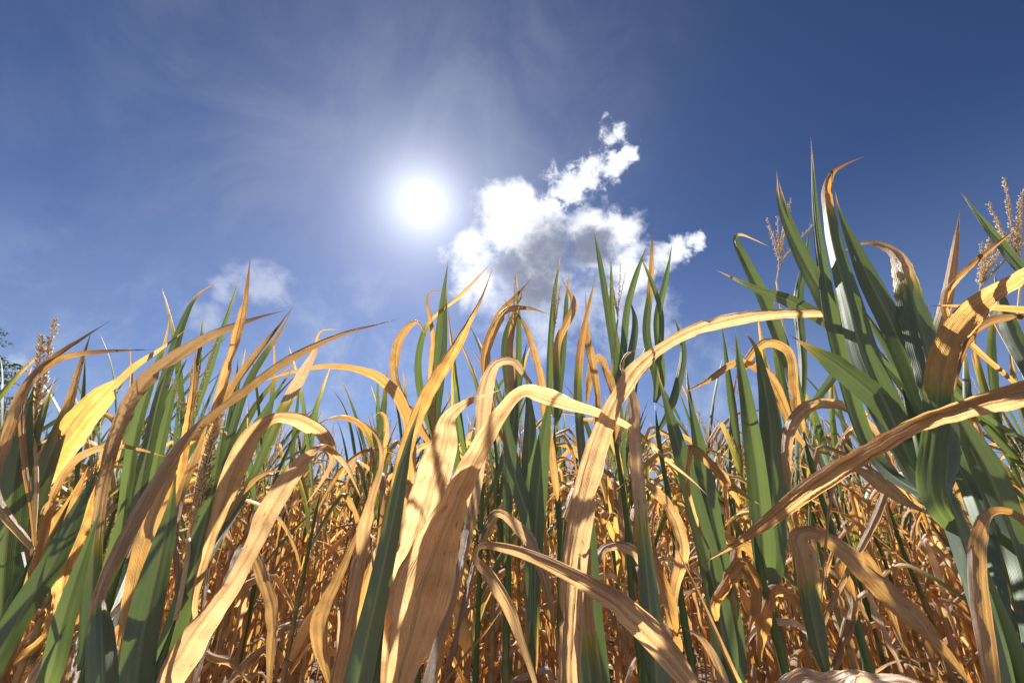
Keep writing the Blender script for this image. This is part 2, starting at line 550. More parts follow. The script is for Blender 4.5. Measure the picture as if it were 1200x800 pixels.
def tube(g, path, rad, seg=8, tone=(0, 0, .5), cap=True):
    path = np.asarray(path, float)
    n = len(path)
    T = nrm(np.gradient(path, axis=0))
    ref = np.array([0.0, 1.0, 0.0]) if abs(T[0][1]) < 0.8 else np.array([1.0, 0, 0])
    A = nrm(np.cross(T, ref))
    B = np.cross(T, A)
    th = np.linspace(0, 2 * np.pi, seg, endpoint=False)
    rad = np.broadcast_to(np.asarray(rad, float), (n,))
    V = path[:, None] + rad[:, None, None] * (A[:, None] * np.cos(th)[None, :, None] + B[:, None] * np.sin(th)[None, :, None])
    f = []
    for i in range(n - 1):
        for j in range(seg):
            k = (j + 1) % seg
            f.append((i * seg + j, i * seg + k, (i + 1) * seg + k, (i + 1) * seg + j))
    if cap:
        f.append(tuple(range((n - 1) * seg, n * seg)))
    tn = np.asarray(tone, float)
    tn = np.tile(tn, (n * seg, 1)) if tn.ndim == 1 else np.repeat(tn, seg, 0)
    g.add(V.reshape(-1, 3), f, None, tn)


def stalk_geo(g, p0, p1, r0, r1, nodes, rng, seg=10, dry=(1.0, 0.2), bend=0.02):
    """jointed stalk: a swelling and a dark ring at each node, leaf sheaths flaring below the next one"""
    p0, p1 = np.asarray(p0, float), np.asarray(p1, float)
    ts = [0.0]
    for k in range(nodes):
        c_ = (k + 1) / (nodes + 0.6)
        ts += [c_ - 0.020, c_ - 0.008, c_, c_ + 0.010, c_ + 0.03]
    ts += [1.0]
    ts = np.clip(np.array(sorted(ts)), 0, 1)
    bx, by = rng.uniform(-bend, bend, 2)
    P = p0[None] + (p1 - p0)[None] * ts[:, None]
    P[:, 0] += bx * np.sin(ts * 3.1) + 0.004 * np.sin(ts * 19)
    P[:, 1] += by * np.sin(ts * 3.1)
    rad = r0 + (r1 - r0) * ts
    rad = rad * np.clip((1.0 - ts) * 14, 0.06, 1)
    tone = np.zeros((len(ts), 3))
    tone[:, 0] = dry[0] + (dry[1] - dry[0]) * ts ** 0.8
    tone[:, 2] = rng.uniform()
    for k in range(nodes):
        i = 1 + k * 5
        rad[i] *= 1.12
        rad[i + 1] *= 1.30
        rad[i + 2] *= 1.05
        rad[i + 3] *= 1.02
        tone[i + 2, 1] = 0.6
    tube(g, P, rad, seg, tone)
    return P


def tassel_geo(g, p, d, L, rng, nb=6, size=1.0, spread=0.5, dense=1.0, seg=4):
    """maize tassel: a central spike and side branches, each set with husky spikelets"""
    p, d = np.asarray(p, float), nrm(np.asarray(d, float))
    a = nrm(np.cross(d, [0.3, 1, 0.1]))
    b = np.cross(d, a)
    br = [(p, d, L, 1.0)]
    for k in range(nb):
        th = rng.uniform(0, 6.28)
        sp = rng.uniform(0.4, 1.0) * spread
        br.append((p + d * L * rng.uniform(0.02, 0.30), nrm(d + (a * math.cos(th) + b * math.sin(th)) * sp), L * rng.uniform(0.45, 0.75), 0.75))
    for q, dd, l, wd in br:
        n = 7
        t = np.linspace(0, 1, n)
        sag = rng.uniform(-0.06, 0.12) * l
        P = q[None] + dd[None] * (t * l)[:, None] + np.array([rng.uniform(-.05, .05) * l, 0, -sag])[None] * (t ** 2)[:, None]
        tube(g, P, np.linspace(0.0016, 0.0007, n) * size, seg)
        m = int(l / 0.0050 * dense)
        for i in range(m):
            tt = 0.12 + 0.88 * (i + rng.uniform(-.3, .3)) / m
            c_ = np.array([np.interp(tt, t, P[:, k]) for k in range(3)])
            th = rng.uniform(0, 6.28)
            o = a * math.cos(th) + b * math.sin(th)
            ax = nrm(dd * rng.uniform(0.5, 1.0) + o * rng.uniform(0.35, 0.8))
            sz = rng.uniform(0.007, 0.011) * size * (1.1 - 0.3 * tt)
            s2 = np.cross(ax, nrm(np.array([rng.uniform(-1, 1), rng.uniform(-1, 1), 0.4])))
            s2 = nrm(s2) * sz * 0.15 * wd
            s3 = np.cross(ax, s2)
            q0 = c_ + o * 0.001
            V = [q0, q0 + ax * sz * 0.45 + s2, q0 + ax * sz * 0.45 + s3, q0 + ax * sz * 0.45 - s2, q0 + ax * sz * 0.45 - s3, q0 + ax * sz]
            g.add(V, [(0, 1, 2), (0, 2, 3), (0, 3, 4), (0, 4, 1), (1, 5, 2), (2, 5, 3), (3, 5, 4), (4, 5, 1)])


# ------------------------------------------------------------------ ground
def ground():
    m, t = new_mat('field_soil')
    P = t.n('ShaderNodeTexCoord').outputs['Object']
    n1 = t.noise(P, 1.3, 6.0, 0.6)
    n2 = t.noise(P, 14.0, 6.0, 0.65)
    n3 = t.noise(P, 70.0, 4.0, 0.6)
    col = t.mix(n2, (0.085, 0.058, 0.042), (0.21, 0.155, 0.11))
    col = t.mix(t.ramp(n1, 0.45, 0.7, 0, 0.6), col, (0.27, 0.20, 0.14))
    col = t.mix(t.ramp(n3, 0.55, 0.75, 0, 0.5), col, (0.06, 0.042, 0.032))
    p = t.n('ShaderNodeBsdfPrincipled')
    t.put(p.inputs['Base Color'], col)
    p.inputs['Roughness'].default_value = 0.95
    b = t.n('ShaderNodeBump')
    b.inputs['Strength'].default_value = 0.9
    b.inputs['Distance'].default_value = 0.03
    t.put(b.inputs['Height'], t.m('ADD', n2, t.m('MULTIPLY', n3, 0.4)))
    t.put(p.inputs['Normal'], b.outputs[0])
    o = t.n('ShaderNodeOutputMaterial')
    t.put(o.inputs[0], p.outputs[0])
    rng = np.random.default_rng(5)
    xs = np.concatenate([[-2500, -400, -80, -25], np.linspace(-12, 12, 97), [25, 80, 400, 2500]])
    ys = np.concatenate([[-2500, -400, -80, -25, -8], np.linspace(-3, 14, 69), [25, 80, 400, 2500]])
    X, Y = np.meshgrid(xs, ys)
    Z = 0.025 * np.sin(X * 8.4 + 0.6 * np.sin(Y)) + rng.uniform(-0.015, 0.015, X.shape) - 0.03
    Z[(abs(X) > 13) | (Y > 15) | (Y < -4)] = -0.04
    g = Geo()
    ny, nx = X.shape
    f = [(j * nx + i, j * nx + i + 1, (j + 1) * nx + i + 1, (j + 1) * nx + i) for j in range(ny - 1) for i in range(nx - 1)]
    g.add(np.stack([X, Y, Z], -1).reshape(-1, 3), f)
    o = g.build('ground', m)
    o['kind'] = 'structure'


ground()


def unseen_fill_ground():  # pale unseen sheet added behind the camera to bounce sun onto the shaded leaves
    m, t = new_mat('pale_fill_ground')
    P = t.n('ShaderNodeTexCoord').outputs['Object']
    n1, n2, n3 = t.noise(P, 0.7, 6.0, 0.6), t.noise(P, 9.0, 6.0, 0.65), t.noise(P, 90.0, 3.0, 0.6)
    col = t.mix(n2, (0.34, 0.28, 0.20), (0.52, 0.45, 0.34))
    col = t.mix(t.ramp(n1, 0.5, 0.7, 0, 0.5), col, (0.40, 0.36, 0.20))
    col = t.mix(t.ramp(n3, 0.55, 0.75, 0, 0.4), col, (0.25, 0.20, 0.14))
    p = t.n('ShaderNodeBsdfPrincipled')
    t.put(p.inputs['Base Color'], col)
    p.inputs['Roughness'].default_value = 0.95
    b = t.n('ShaderNodeBump')
    b.inputs['Strength'].default_value = 0.7
    b.inputs['Distance'].default_value = 0.02
    t.put(b.inputs['Height'], t.m('ADD', n2, n3))
    t.put(p.inputs['Normal'], b.outputs[0])
    o = t.n('ShaderNodeOutputMaterial')
    t.put(o.inputs[0], p.outputs[0])
    rng = np.random.default_rng(8)
    X, Y = np.meshgrid(np.linspace(-40, 40, 60), np.concatenate([np.linspace(0.1, -1, 6), np.linspace(-2, -30, 20)]))
    Z = 0.02 + 0.012 * np.sin(Y * 2.1) + rng.uniform(-.006, .006, X.shape)
    Z[0] = -0.07
    g = Geo()
    ny, nx = X.shape
    g.add(np.stack([X, Y, Z], -1).reshape(-1, 3), [(j * nx + i + 1, j * nx + i, (j + 1) * nx + i, (j + 1) * nx + i + 1) for j in range(ny - 1) for i in range(nx - 1)])
    o = g.build('unseen_fill_ground', m)
    o['kind'] = 'structure'


unseen_fill_ground()


# ------------------------------------------------------------------ maize plants of the crowd
def leaf_shape(t, wmax):
    """blade outline along t in 0..1"""
    return wmax * np.clip(0.42 + 1.6 * t, 0, 1) ** 0.9 * np.clip((1 - t) * 1.9, 0, 1) ** 0.75 + 0.0008


def grown_leaf(rng, z, az, L, wmax, elev, droop, dry0, dry1, twist=0.0, fold=22, curl=0.0, rip=0.06, bleach=0.0,
               n=22, half=3, kink=None, pleat=0.02, wind=0.0, r0=0.009, tear=0.0):
    ds = L / (n - 1)
    a = elev
    p = np.array([math.cos(az) * r0, math.sin(az) * r0, z])
    pts = [p.copy()]
    azc = az
    for i in range(1, n):
        t = i / (n - 1)
        a2 = a - droop * (0.15 + 1.6 * t) / n
        if kink and kink[0] <= t < kink[0] + 1.6 / n:
            a2 -= kink[1]
        a = max(a2, R(-88))
        azc += rng.normal(0, 0.03) + 0.02 * twist
        p = p + ds * np.array([math.cos(a) * math.cos(azc) + wind * t, math.cos(a) * math.sin(azc), math.sin(a)])
        pts.append(p.copy())
    path = np.array(pts)
    s = np.linspace(0, L, n)
    t = s / L
    S = np.tile([-math.sin(az), math.cos(az), 0.0], (n, 1))
    T = nrm(np.gradient(path, axis=0))
    S = nrm(S - T * (S * T).sum(1, keepdims=True))
    NN = np.cross(S, T)
    ang = twist * t ** 1.3
    S = S * np.cos(ang)[:, None] + NN * np.sin(ang)[:, None]
    g = Geo()
    dry = dry0 + (dry1 - dry0) * t ** 1.5
    ribbon(g, path, s, leaf_shape(t, wmax), S, dry, rng, bleach, fold, curl, rip, pleat, half, tear=tear)
    return g


def make_plant_parts(seed, kind, detail=1.0):
    """list of (part name, Geo, material) for one maize plant with its foot at the origin"""
    rng = np.random.default_rng(seed)
    parts = []
    H = {'green': 1.22, 'mixed': 1.12, 'dry': 1.05}[kind] * rng.uniform(0.93, 1.08)
    nodes = 9
    seg = 9 if detail > 0.6 else 5
    g = Geo()
    lean = rng.normal(0, 0.025, 2)
    dryb = {'green': (1.0, -0.1), 'mixed': (1.0, 0.3), 'dry': (1.1, 0.9)}[kind]
    P = stalk_geo(g, (0, 0, -0.05), (lean[0], lean[1], H), 0.0125, 0.005, nodes, rng, seg, dryb)
    parts.append(('stalk', g, M_STALK))
    az0 = rng.uniform(0, 6.28)
    nl = 16
    for i in range(nl):
        q = i / (nl - 1)
        z = 0.10 + (H - 0.14) * q ** 0.92
        az = az0 + (i % 2) * math.pi + rng.normal(0, 0.35)
        n = int(26 * detail) if detail < 1 else 26
        half = 3 if detail > 0.6 else 1
        ratio = {'green': 0.45, 'mixed': 0.66, 'dry': 1.1}[kind]
        if q < ratio:                                          # withered leaf, broken over and hanging
            g = grown_leaf(rng, z, az, rng.uniform(0.42, 0.68), rng.uniform(0.026, 0.048), R(rng.uniform(35, 70)), R(rng.uniform(110, 230)),
                           rng.uniform(0.8, 1.0), rng.uniform(0.88, 1.06), rng.uniform(-2.6, 2.6), rng.uniform(20, 60),
                           rng.uniform(0, 80), rng.uniform(.08, .22), max(0, rng.normal(0.10, 0.30)), n, half,
                           kink=(rng.uniform(0.1, 0.45), R(rng.uniform(20, 110))), pleat=0.05, tear=0.15)
        elif q < ratio + 0.32:                                 # turning leaf, arched, brown towards the tip
            g = grown_leaf(rng, z, az, rng.uniform(0.50, 0.72), rng.uniform(0.030, 0.050), R(rng.uniform(58, 76)), R(rng.uniform(50, 170)),
                           rng.uniform(0.1, 0.8), rng.uniform(0.9, 1.15), rng.uniform(-1.6, 1.6), rng.uniform(18, 45),
                           rng.uniform(0, 50), rng.uniform(.05, .12), 0.0, n, half,
                           kink=(rng.uniform(0.4, 0.7), R(rng.uniform(0, 70))), pleat=0.03, wind=0.10, tear=0.06)
        else:                                                  # green leaf of the whorl, rolled against the drought
            g = grown_leaf(rng, z, az, rng.uniform(0.46, 0.72), rng.uniform(0.028, 0.046), R(rng.uniform(66, 84)), R(rng.uniform(2, 42)),
                           -0.25, rng.uniform(0.2, 1.0), rng.uniform(-0.9, 0.9), rng.uniform(25, 50), rng.uniform(0, 40),
                           rng.uniform(.02, .06), 0.0, n, half, pleat=0.012, wind=0.08)
        parts.append(('leaf', g, M_LEAF))
    g = Geo()
    tassel_geo(g, (P[-1][0], P[-1][1], H - 0.02), (lean[0] + 0.06, lean[1], 1.0), rng.uniform(0.22, 0.33), rng, int(rng.uniform(3, 7)),
               1.25, 0.42, 0.8 if detail > 0.6 else 0.25, 3)
    parts.append(('tassel', g, M_TASSEL))
    if kind != 'green' or rng.uniform() < 0.5:                 # a husked cob in a leaf axil
        g = Geo()
        z = H * rng.uniform(0.45, 0.58)
        az = az0 + rng.uniform(-.4, .4)
        d = nrm(np.array([math.cos(az) * 0.5, math.sin(az) * 0.5, 1.0]))
        t = np.linspace(0, 1, 9)
        pth = np.array([math.cos(az) * .012, math.sin(az) * .012, z])[None] + d[None] * (t * 0.17)[:, None]
        tube(g, pth, 0.019 * np.sin(np.clip(t * 0.9 + 0.16, 0, 1) * np.pi) ** 0.7 + 0.001, 9 if detail > .6 else 5)
        parts.append(('cob', g, M_HUSK))
    return parts


GROUP = 'maize plants crowding the field behind the front row'
protos = []


def proto_meshes(seed, kind):
    return [(nm, g.mesh(nm, mt), mt) for nm, g, mt in make_plant_parts(seed, kind)]


KINDS = ['green', 'mixed', 'green', 'dry', 'mixed', 'green', 'mixed', 'dry', 'green', 'mixed']
protos = [(k, proto_meshes(100 + i, k)) for i, k in enumerate(KINDS)]
# small copies, one mesh each (stalk, leaves and tassel by material slot)
def joined_mesh(seed, kind, detail):
    parts = make_plant_parts(seed, kind, detail)
    g = Geo()
    idx = []
    mats = [M_STALK, M_LEAF, M_TASSEL, M_HUSK]
    for nm, q, mt in parts:
        idx += [mats.index(mt)] * len(q.f)
        g.merge(q)
    return g, idx, mats


def mesh_with_slots(name, g, idx, mats):
    me = g.mesh(name, mats[0])
    for mt in mats[1:]:
        me.materials.append(mt)
    me.polygons.foreach_set('material_index', idx)
    me.update()
    return me


small = []
for i, k in enumerate(KINDS[:8]):
    g, idx, mats = joined_mesh(300 + i, k, 0.6)
    small.append((k, mesh_with_slots('maize_plant', g, idx, mats)))

LABELS = {
    'green': 'maize plant with green upright top leaves over withered lower ones in the crowd',
    'mixed': 'half withered maize plant with arched brown leaves below a thin green top in the crowd',
    'dry': 'wholly dried maize plant of hanging orange leaves, deep in the crowd',
}


def place(kind_i, X, Y, rz, sc, label=None, leanx=0.0, group=GROUP):
    kind, parts = protos[kind_i % len(protos)]
    root = empty('maize_plant', (X, Y, -0.02), label or LABELS[kind], 'maize plant', group)
    root.rotation_euler = (0, leanx, rz)
    root.scale = (sc, sc, sc)
    for nm, me, mt in parts:
        o = bpy.data.objects.new(nm, me)
        COL.objects.link(o)
        o.parent = root
    return root


# ------------------------------------------------------------------ the front row, plant by plant
TAKEN = []
N_MAIZE_HEROES = 0


class Hero:
    def __init__(self, label, px, py, Y, top=1.15, r0=0.013, r1=0.006, dry=(0.9, 0.0), nodes=8, seed=0):
        global N_MAIZE_HEROES
        N_MAIZE_HEROES += 1
        self.rng = np.random.default_rng(900 + N_MAIZE_HEROES + 1000 * seed)
        p = at(px, py, Y)
        self.o = np.array([p[0], Y, 0.0])
        TAKEN.append((p[0], Y))
        self.root = empty('maize_plant', tuple(self.o), label, 'maize plant', 'maize plants of the front row')
        self.a, self.b = self.o + [0, 0, -0.06], self.o + [0, 0, top]
        g = Geo()
        self.P = stalk_geo(g, self.a, self.b, r0, r1, nodes, self.rng, 14, dry, 0.008)
        g.build('stalk', M_STALK, self.root, self.o)
        self.top = top

    def leaf(self, rows, dry=None, bleach=0.0, fold=22, curl=0.0, rip=0.05, pleat=0.018, n=64, half=6, roll=0.0, tear=0.0, up=0.45, thin=None):
        """rows: (px, py, Y, width in px [, dryness [, roll]]) from the foot of the blade to its tip"""
        rng_ = self.rng
        C = []
        ld, lr = 0.0 if dry is None else dry, roll
        for r in rows:
            p = at(r[0], r[1], r[2])
            if len(r) > 4 and r[4] is not None:
                ld = r[4]
            if len(r) > 5:
                lr = r[5]
            C.append([*p, r[3] * px_size(r[0], r[1], r[2]), ld, lr])
        p0 = np.array(C[0][:3])
        hd = math.hypot(p0[0] - self.o[0], p0[1] - self.o[1])
        z = min(max(p0[2] - up * hd - 0.03, 0.04), self.top)
        if hd > 0.004:
            q = self.o + [0, 0, z]
            t = nrm(p0 - q)
            C.insert(0, [*(q + t * 0.004), C[0][3] * 0.5, C[0][4], C[0][5]])
        rowsr, s = catmull(np.array(C), n)
        path, wd, dr, rl = rowsr[:, :3], np.maximum(rowsr[:, 3], 0.0006), rowsr[:, 4], np.radians(rowsr[:, 5])
        k = 0.78 / max(math.cos(math.radians(min(abs(fold), 65))) ** 0.7, 0.4)
        x = s / s[-1]
        dm = np.clip(dr, 0, 1)
        rl = rl + np.radians((8 + 16 * dm) * np.sin(6.28 * (x * rng_.uniform(.7, 1.5) + rng_.uniform())) + 7 * dm * np.sin(6.28 * (x * rng_.uniform(2.2, 3.6) + rng_.uniform())))
        wd = wd * (1 + 0.05 * dm * np.sin(6.28 * (x * rng_.uniform(2.5, 4.5) + rng_.uniform())))
        wd = wd * (1 - 0.10 * dm - 0.17 * (1 - dm))
        wd = wd * np.minimum(1.0, ((1 - x) / 0.22 + 1e-6) ** 0.55)
        pleat = pleat * (1.0 + 1.6 * float(dm.mean()))
        rip = rip * (1.0 + 0.8 * float(dm.mean()))
        T = nrm(np.gradient(path, axis=0))
        Vw = path - CAMP
        S = nrm(np.cross(T, Vw))
        for i in range(1, n):                                   # keep the frame from flipping where the blade turns over
            if (S[i] * S[i - 1]).sum() < -0.2:
                S[i:] *= -1
        ker = np.ones(5) / 5
        S = nrm(np.stack([np.convolve(np.pad(S[:, j], 2, mode='edge'), ker, 'valid') for j in range(3)], 1))
        NN = np.cross(S, T)
        S = S * np.cos(rl)[:, None] + NN * np.sin(rl)[:, None]
        cr = 0.0010 * dm * np.sin(6.28 * s / rng_.uniform(.028, .05) + 3 * x) * np.clip(wd / 0.03, 0, 1)
        path = path + np.cross(S, T) * cr[:, None]
        g = Geo()
        ribbon(g, path, s, wd * k, S, dr, rng_, bleach, fold, curl, rip, pleat, half, rnd=thin, tear=tear)
        return g.build('leaf', M_LEAF, self.root, self.o)

    def tassel(self, p, q, Y, nb=4, size=1.3, spread=0.35, dense=1.0):
        a, b = at(p[0], p[1], Y), at(q[0], q[1], Y)
        g = Geo()
        tassel_geo(g, a, b - a, float(np.linalg.norm(b - a)), self.rng, nb, size, spread, dense)
        foot = self.o + [0, 0, self.top - 0.01]
        t = np.linspace(0, 1, 8)[:, None]
        mid = foot + (a - foot) * t + np.array([0, 0, 0.02]) * np.sin(t * 3.1)
        tube(g, mid, 0.003, 6)
        return g.build('tassel', M_TASSEL, self.root, self.o)


# --- left edge
h = Hero('green bladed maize plant at the far left edge with a dark upright tassel spike', -8, 760, 0.85, 0.95)
h.leaf([(0, 740, .85, 44, -.25), (6, 640, .85, 48), (16, 560, .86, 42), (27, 500, .87, 30), (40, 452, .88, 6, .2)], fold=35)
h.leaf([(-10, 570, .80, 22, .6), (6, 505, .80, 23, .9), (27, 458, .80, 18, 1.1), (50, 429, .82, 13), (90, 402, .85, 9, 1.3), (131, 374, .88, 2)], fold=40, rip=.03, thin=0.0)
h.leaf([(30, 462, .83, 10, 1.0), (53, 430, .83, 12), (75, 418, .84, 11), (115, 412, .86, 8, 1.25), (187, 409, .90, 1.5)], fold=30, rip=.03, thin=0.1)
h.leaf([(2, 720, .95, 24, -.2), (33, 605, .95, 32), (60, 530, .95, 25), (83, 468, .96, 13, .7), (97, 420, .97, 9, 1.2), (107, 388, .98, 2, 1.4)], fold=30)
h.leaf([(20, 610, .90, 12, -.2), (40, 525, .90, 11), (52, 480, .90, 10, .2), (65, 440, .90, 2, .8)], fold=30)
h.leaf([(-20, 800, .75, 40, -.2), (25, 720, .75, 42), (62, 660, .76, 36), (95, 590, .78, 22), (118, 540, .80, 3, .5)], fold=24)
h.leaf([(-30, 720, .95, 30, .9), (15, 660, .95, 34, 1.0), (40, 612, .96, 26), (58, 585, .97, 4)], fold=30, bleach=.2, rip=.12)
h.tassel((38, 510), (63, 376), .90, 2, 1.7, .12, 1.6)

h = Hero('withered maize plant with a broad glowing orange leaf near the left edge', 8, 770, 1.0, 1.05, dry=(1, .5))
h.leaf([(-2, 685, 1.0, 20, .8), (22, 600, 1.0, 34, .85), (60, 540, .98, 38, .95), (98, 488, .97, 42), (124, 461, .97, 32), (139, 447, .97, 12, 1.0),
        (160, 428, .98, 11), (190, 408, .99, 8), (223, 382, 1.0, 1.5, 1.3)], fold=-18, rip=.06, thin=1.0)
h.leaf([(15, 720, 1.02, 30, .9), (48, 645, 1.0, 28), (80, 590, 1.0, 22, 1.0), (104, 545, 1.0, 5)], fold=30, rip=.14)
h.leaf([(44, 660, .95, 16, 1.1), (64, 575, .95, 14), (90, 537, .95, 13), (125, 524, .95, 11), (160, 527, .95, 8), (199, 536, .95, 2)], fold=40, bleach=.2)
h.leaf([(30, 830, .8, 30, 1), (52, 785, .8, 32), (72, 752, .8, 28), (92, 720, .81, 5)], bleach=.9, fold=35, rip=.15, pleat=.06)
h.leaf([(55, 800, .7, 34, -.2), (75, 720, .7, 34), (98, 650, .72, 26), (120, 590, .74, 4)], fold=28)
h.leaf([(60, 740, 1.05, 20, 1), (80, 660, 1.05, 24), (102, 600, 1.05, 18), (112, 568, 1.05, 3)], fold=30, rip=.15)

h = Hero('maize plant with a grey brown leaf arched over slim upright green blades, left', 112, 760, 0.8, 0.95)
h.leaf([(106, 780, .80, 34, -.1), (107, 690, .80, 28, .1), (112, 622, .80, 20, .5), (122, 560, .80, 20, 1.15), (138, 505, .80, 24), (165, 457, .80, 30),
        (205, 420, .81, 25), (255, 388, .82, 18), (300, 372, .84, 10, 1.3), (338, 363, .86, 2)], fold=35, bleach=.25, rip=.04, thin=0.0)
h.leaf([(140, 700, 1.0, 18, -.3), (168, 550, 1.0, 21), (185, 472, 1.0, 20), (200, 420, 1.0, 17), (215, 375, 1.01, 14), (232, 345, 1.02, 9, .6), (257, 329, 1.03, 2, 1.3)], fold=38)
h.leaf([(135, 680, 1.02, 18, -.3), (158, 510, 1.02, 19), (178, 442, 1.02, 13), (193, 400, 1.02, 8, .6), (200, 364, 1.02, 2, 1.4)], fold=35)
h.leaf([(165, 620, 1.06, 16, -.3), (194, 495, 1.06, 15), (207, 442, 1.06, 10), (218, 418, 1.06, 2, .4)], fold=30)
h.leaf([(195, 640, .96, 14, 1.0), (213, 540, .96, 15), (222, 490, .96, 13), (227, 440, .96, 8, 1.2), (229, 398, .96, 2)], fold=40)
h.leaf([(105, 800, .9, 34, -.2), (125, 700, .9, 32), (142, 620, .9, 22), (150, 560, .9, 3)], fold=30)
h.leaf([(120, 690, 1.1, 22, 1), (160, 610, 1.1, 26), (200, 545, 1.1, 22), (240, 490, 1.1, 4)], fold=25, rip=.12)
h.tassel((218, 500), (256, 398), 1.06, 7, 1.2, .55, .9)

# --- the big brown blade and the seed spike
h = Hero('maize plant with a long brown leaf sweeping up right and a thick brown seed spike', 158, 900, 0.58, 0.9, r0=.012)
h.leaf([(124, 900, .50, 48, -.3), (121, 780, .50, 46, -.2), (119, 730, .51, 38, 0), (120, 697, .52, 24, .8), (138, 655, .53, 28, 1.12), (165, 602, .54, 30),
        (195, 549, .55, 29), (225, 508, .56, 23), (280, 464, .58, 19), (340, 418, .60, 17), (400, 390, .63, 13), (440, 380, .65, 8, 1.3), (469, 373, .67, 2)],
       fold=42, rip=.02, bleach=.05, n=90, thin=0.0)
h.leaf([(152, 900, .56, 46, -.3), (163, 770, .56, 54), (180, 685, .57, 48), (195, 620, .58, 30, 0), (206, 556, .59, 8, .5)], fold=32)
h.leaf([(170, 900, .60, 40, -.3), (195, 765, .60, 42), (222, 680, .60, 36), (243, 600, .61, 27), (255, 540, .62, 16), (266, 478, .63, 3, .5)], fold=35)
h.leaf([(150, 760, .64, 30, .8), (168, 665, .64, 38, .9), (190, 585, .64, 32, 1), (213, 528, .64, 10)], fold=-20, rip=.08)
h.leaf([(228, 600, .68, 14, .9), (254, 485, .68, 18, 1), (270, 425, .68, 19), (282, 370, .69, 16), (289, 330, .70, 9, 1.2), (294, 297, .71, 2)], fold=45, rip=.03, thin=.5)
h.leaf([(215, 570, .70, 14, .9), (262, 468, .70, 15, 1), (300, 415, .71, 12), (325, 385, .72, 7, 1.3), (343, 359, .73, 1.5)], fold=40, rip=.03, thin=.1)
h.leaf([(262, 540, .75, 14, -.2), (290, 450, .75, 13), (310, 415, .75, 11, .2), (330, 385, .76, 7, .9), (344, 357, .77, 1.5, 1.3)], fold=35)
h.leaf([(290, 570, .82, 14, .2), (330, 482, .82, 19, .3), (355, 437, .82, 18, .9), (370, 410, .82, 13), (377, 388, .82, 9), (398, 386, .84, 3)], fold=35, bleach=.7)
h.leaf([(250, 600, .9, 16, -.3), (300, 500, .9, 13), (350, 420, .92, 2, .8)], fold=35)
h.tassel((220, 632), (262, 478), .61, 5, 1.25, .13, 2.4)

h = Hero('dry maize plant with a pinkish grey leaf arching into an orange hook, left of centre', 192, 920, 0.64, 0.85, dry=(1, .8))
h.leaf([(228, 700, .60, 12, .95), (243, 645, .60, 20), (258, 600, .60, 30), (277, 548, .60, 42), (300, 506, .61, 34), (325, 490, .63, 22), (355, 495, .66, 28), (382, 513, .68, 26),
        (391, 536, .68, 17), (379, 562, .67, 12), (357, 593, .66, 3)], fold=20, bleach=.35, rip=.05, n=90, thin=.9)
h.leaf([(180, 830, .58, 52, 1), (232, 735, .58, 50), (270, 685, .58, 34), (297, 640, .59, 30), (317, 600, .60, 40), (345, 555, .61, 36), (368, 530, .62, 20),
        (385, 527, .66, 12), (405, 545, .68, 11), (418, 570, .68, 9), (427, 594, .68, 2)], fold=22, bleach=.5, rip=.05, n=90, thin=.7)
h.leaf([(250, 640, .75, 10, 1), (284, 577, .75, 13), (310, 555, .75, 10), (337, 551, .75, 3)], fold=30)
h.leaf([(250, 720, .8, 14, 1), (240, 760, .8, 18), (270, 775, .8, 16), (292, 800, .8, 12)], fold=30, bleach=.2)
h.leaf([(290, 640, .9, 14, 1), (310, 680, .9, 22), (320, 720, .9, 22), (318, 770, .9, 20), (312, 830, .9, 8)], fold=25, rip=.12, bleach=.1)

# --- centre
h = Hero('maize plant with a long needle tipped tan leaf beside a broad blue green blade', 428, 930, 0.54, 0.9, dry=(.6, .3))
h.leaf([(425, 800, .56, 40, .7), (443, 670, .56, 40, .9), (458, 585, .56, 34, 1), (478, 518, .57, 27), (502, 464, .58, 28), (530, 412, .60, 23), (548, 377, .61, 14), (563, 350, .62, 8, 1.25), (579, 310, .63, 2)],
       fold=35, rip=.02, n=90)
h.leaf([(402, 900, .50, 54, -.4), (424, 775, .50, 52, -.3), (443, 690, .50, 42), (458, 620, .51, 34), (470, 560, .52, 23, -.1), (481, 512, .53, 13, .1), (495, 468, .54, 3, .7)], fold=28, rip=.015, pleat=.01)
h.leaf([(390, 850, .53, 24, .9), (406, 735, .53, 28, 1), (424, 650, .53, 27), (437, 585, .53, 21), (448, 542, .54, 9), (445, 516, .54, 9), (430, 498, .55, 7), (412, 487, .56, 2)], fold=30, bleach=.35, rip=.1, pleat=.05, n=80)
h.leaf([(470, 620, .90, 20, .9), (478, 508, .90, 26, .95), (463, 466, .90, 28), (440, 443, .90, 22), (415, 433, .90, 13), (380, 430, .92, 11), (340, 437, .95, 8), (300, 449, 1.0, 2)], fold=25, rip=.06)
h.leaf([(425, 615, .68, 8, 1), (397, 678, .67, 22), (379, 725, .66, 38), (380, 768, .66, 34), (394, 830, .66, 8)], fold=30, curl=40, rip=.08, bleach=.05)
h.leaf([(440, 640, .8, 10, 1), (424, 700, .8, 24), (408, 760, .8, 28), (412, 830, .8, 12)], fold=30, rip=.12)

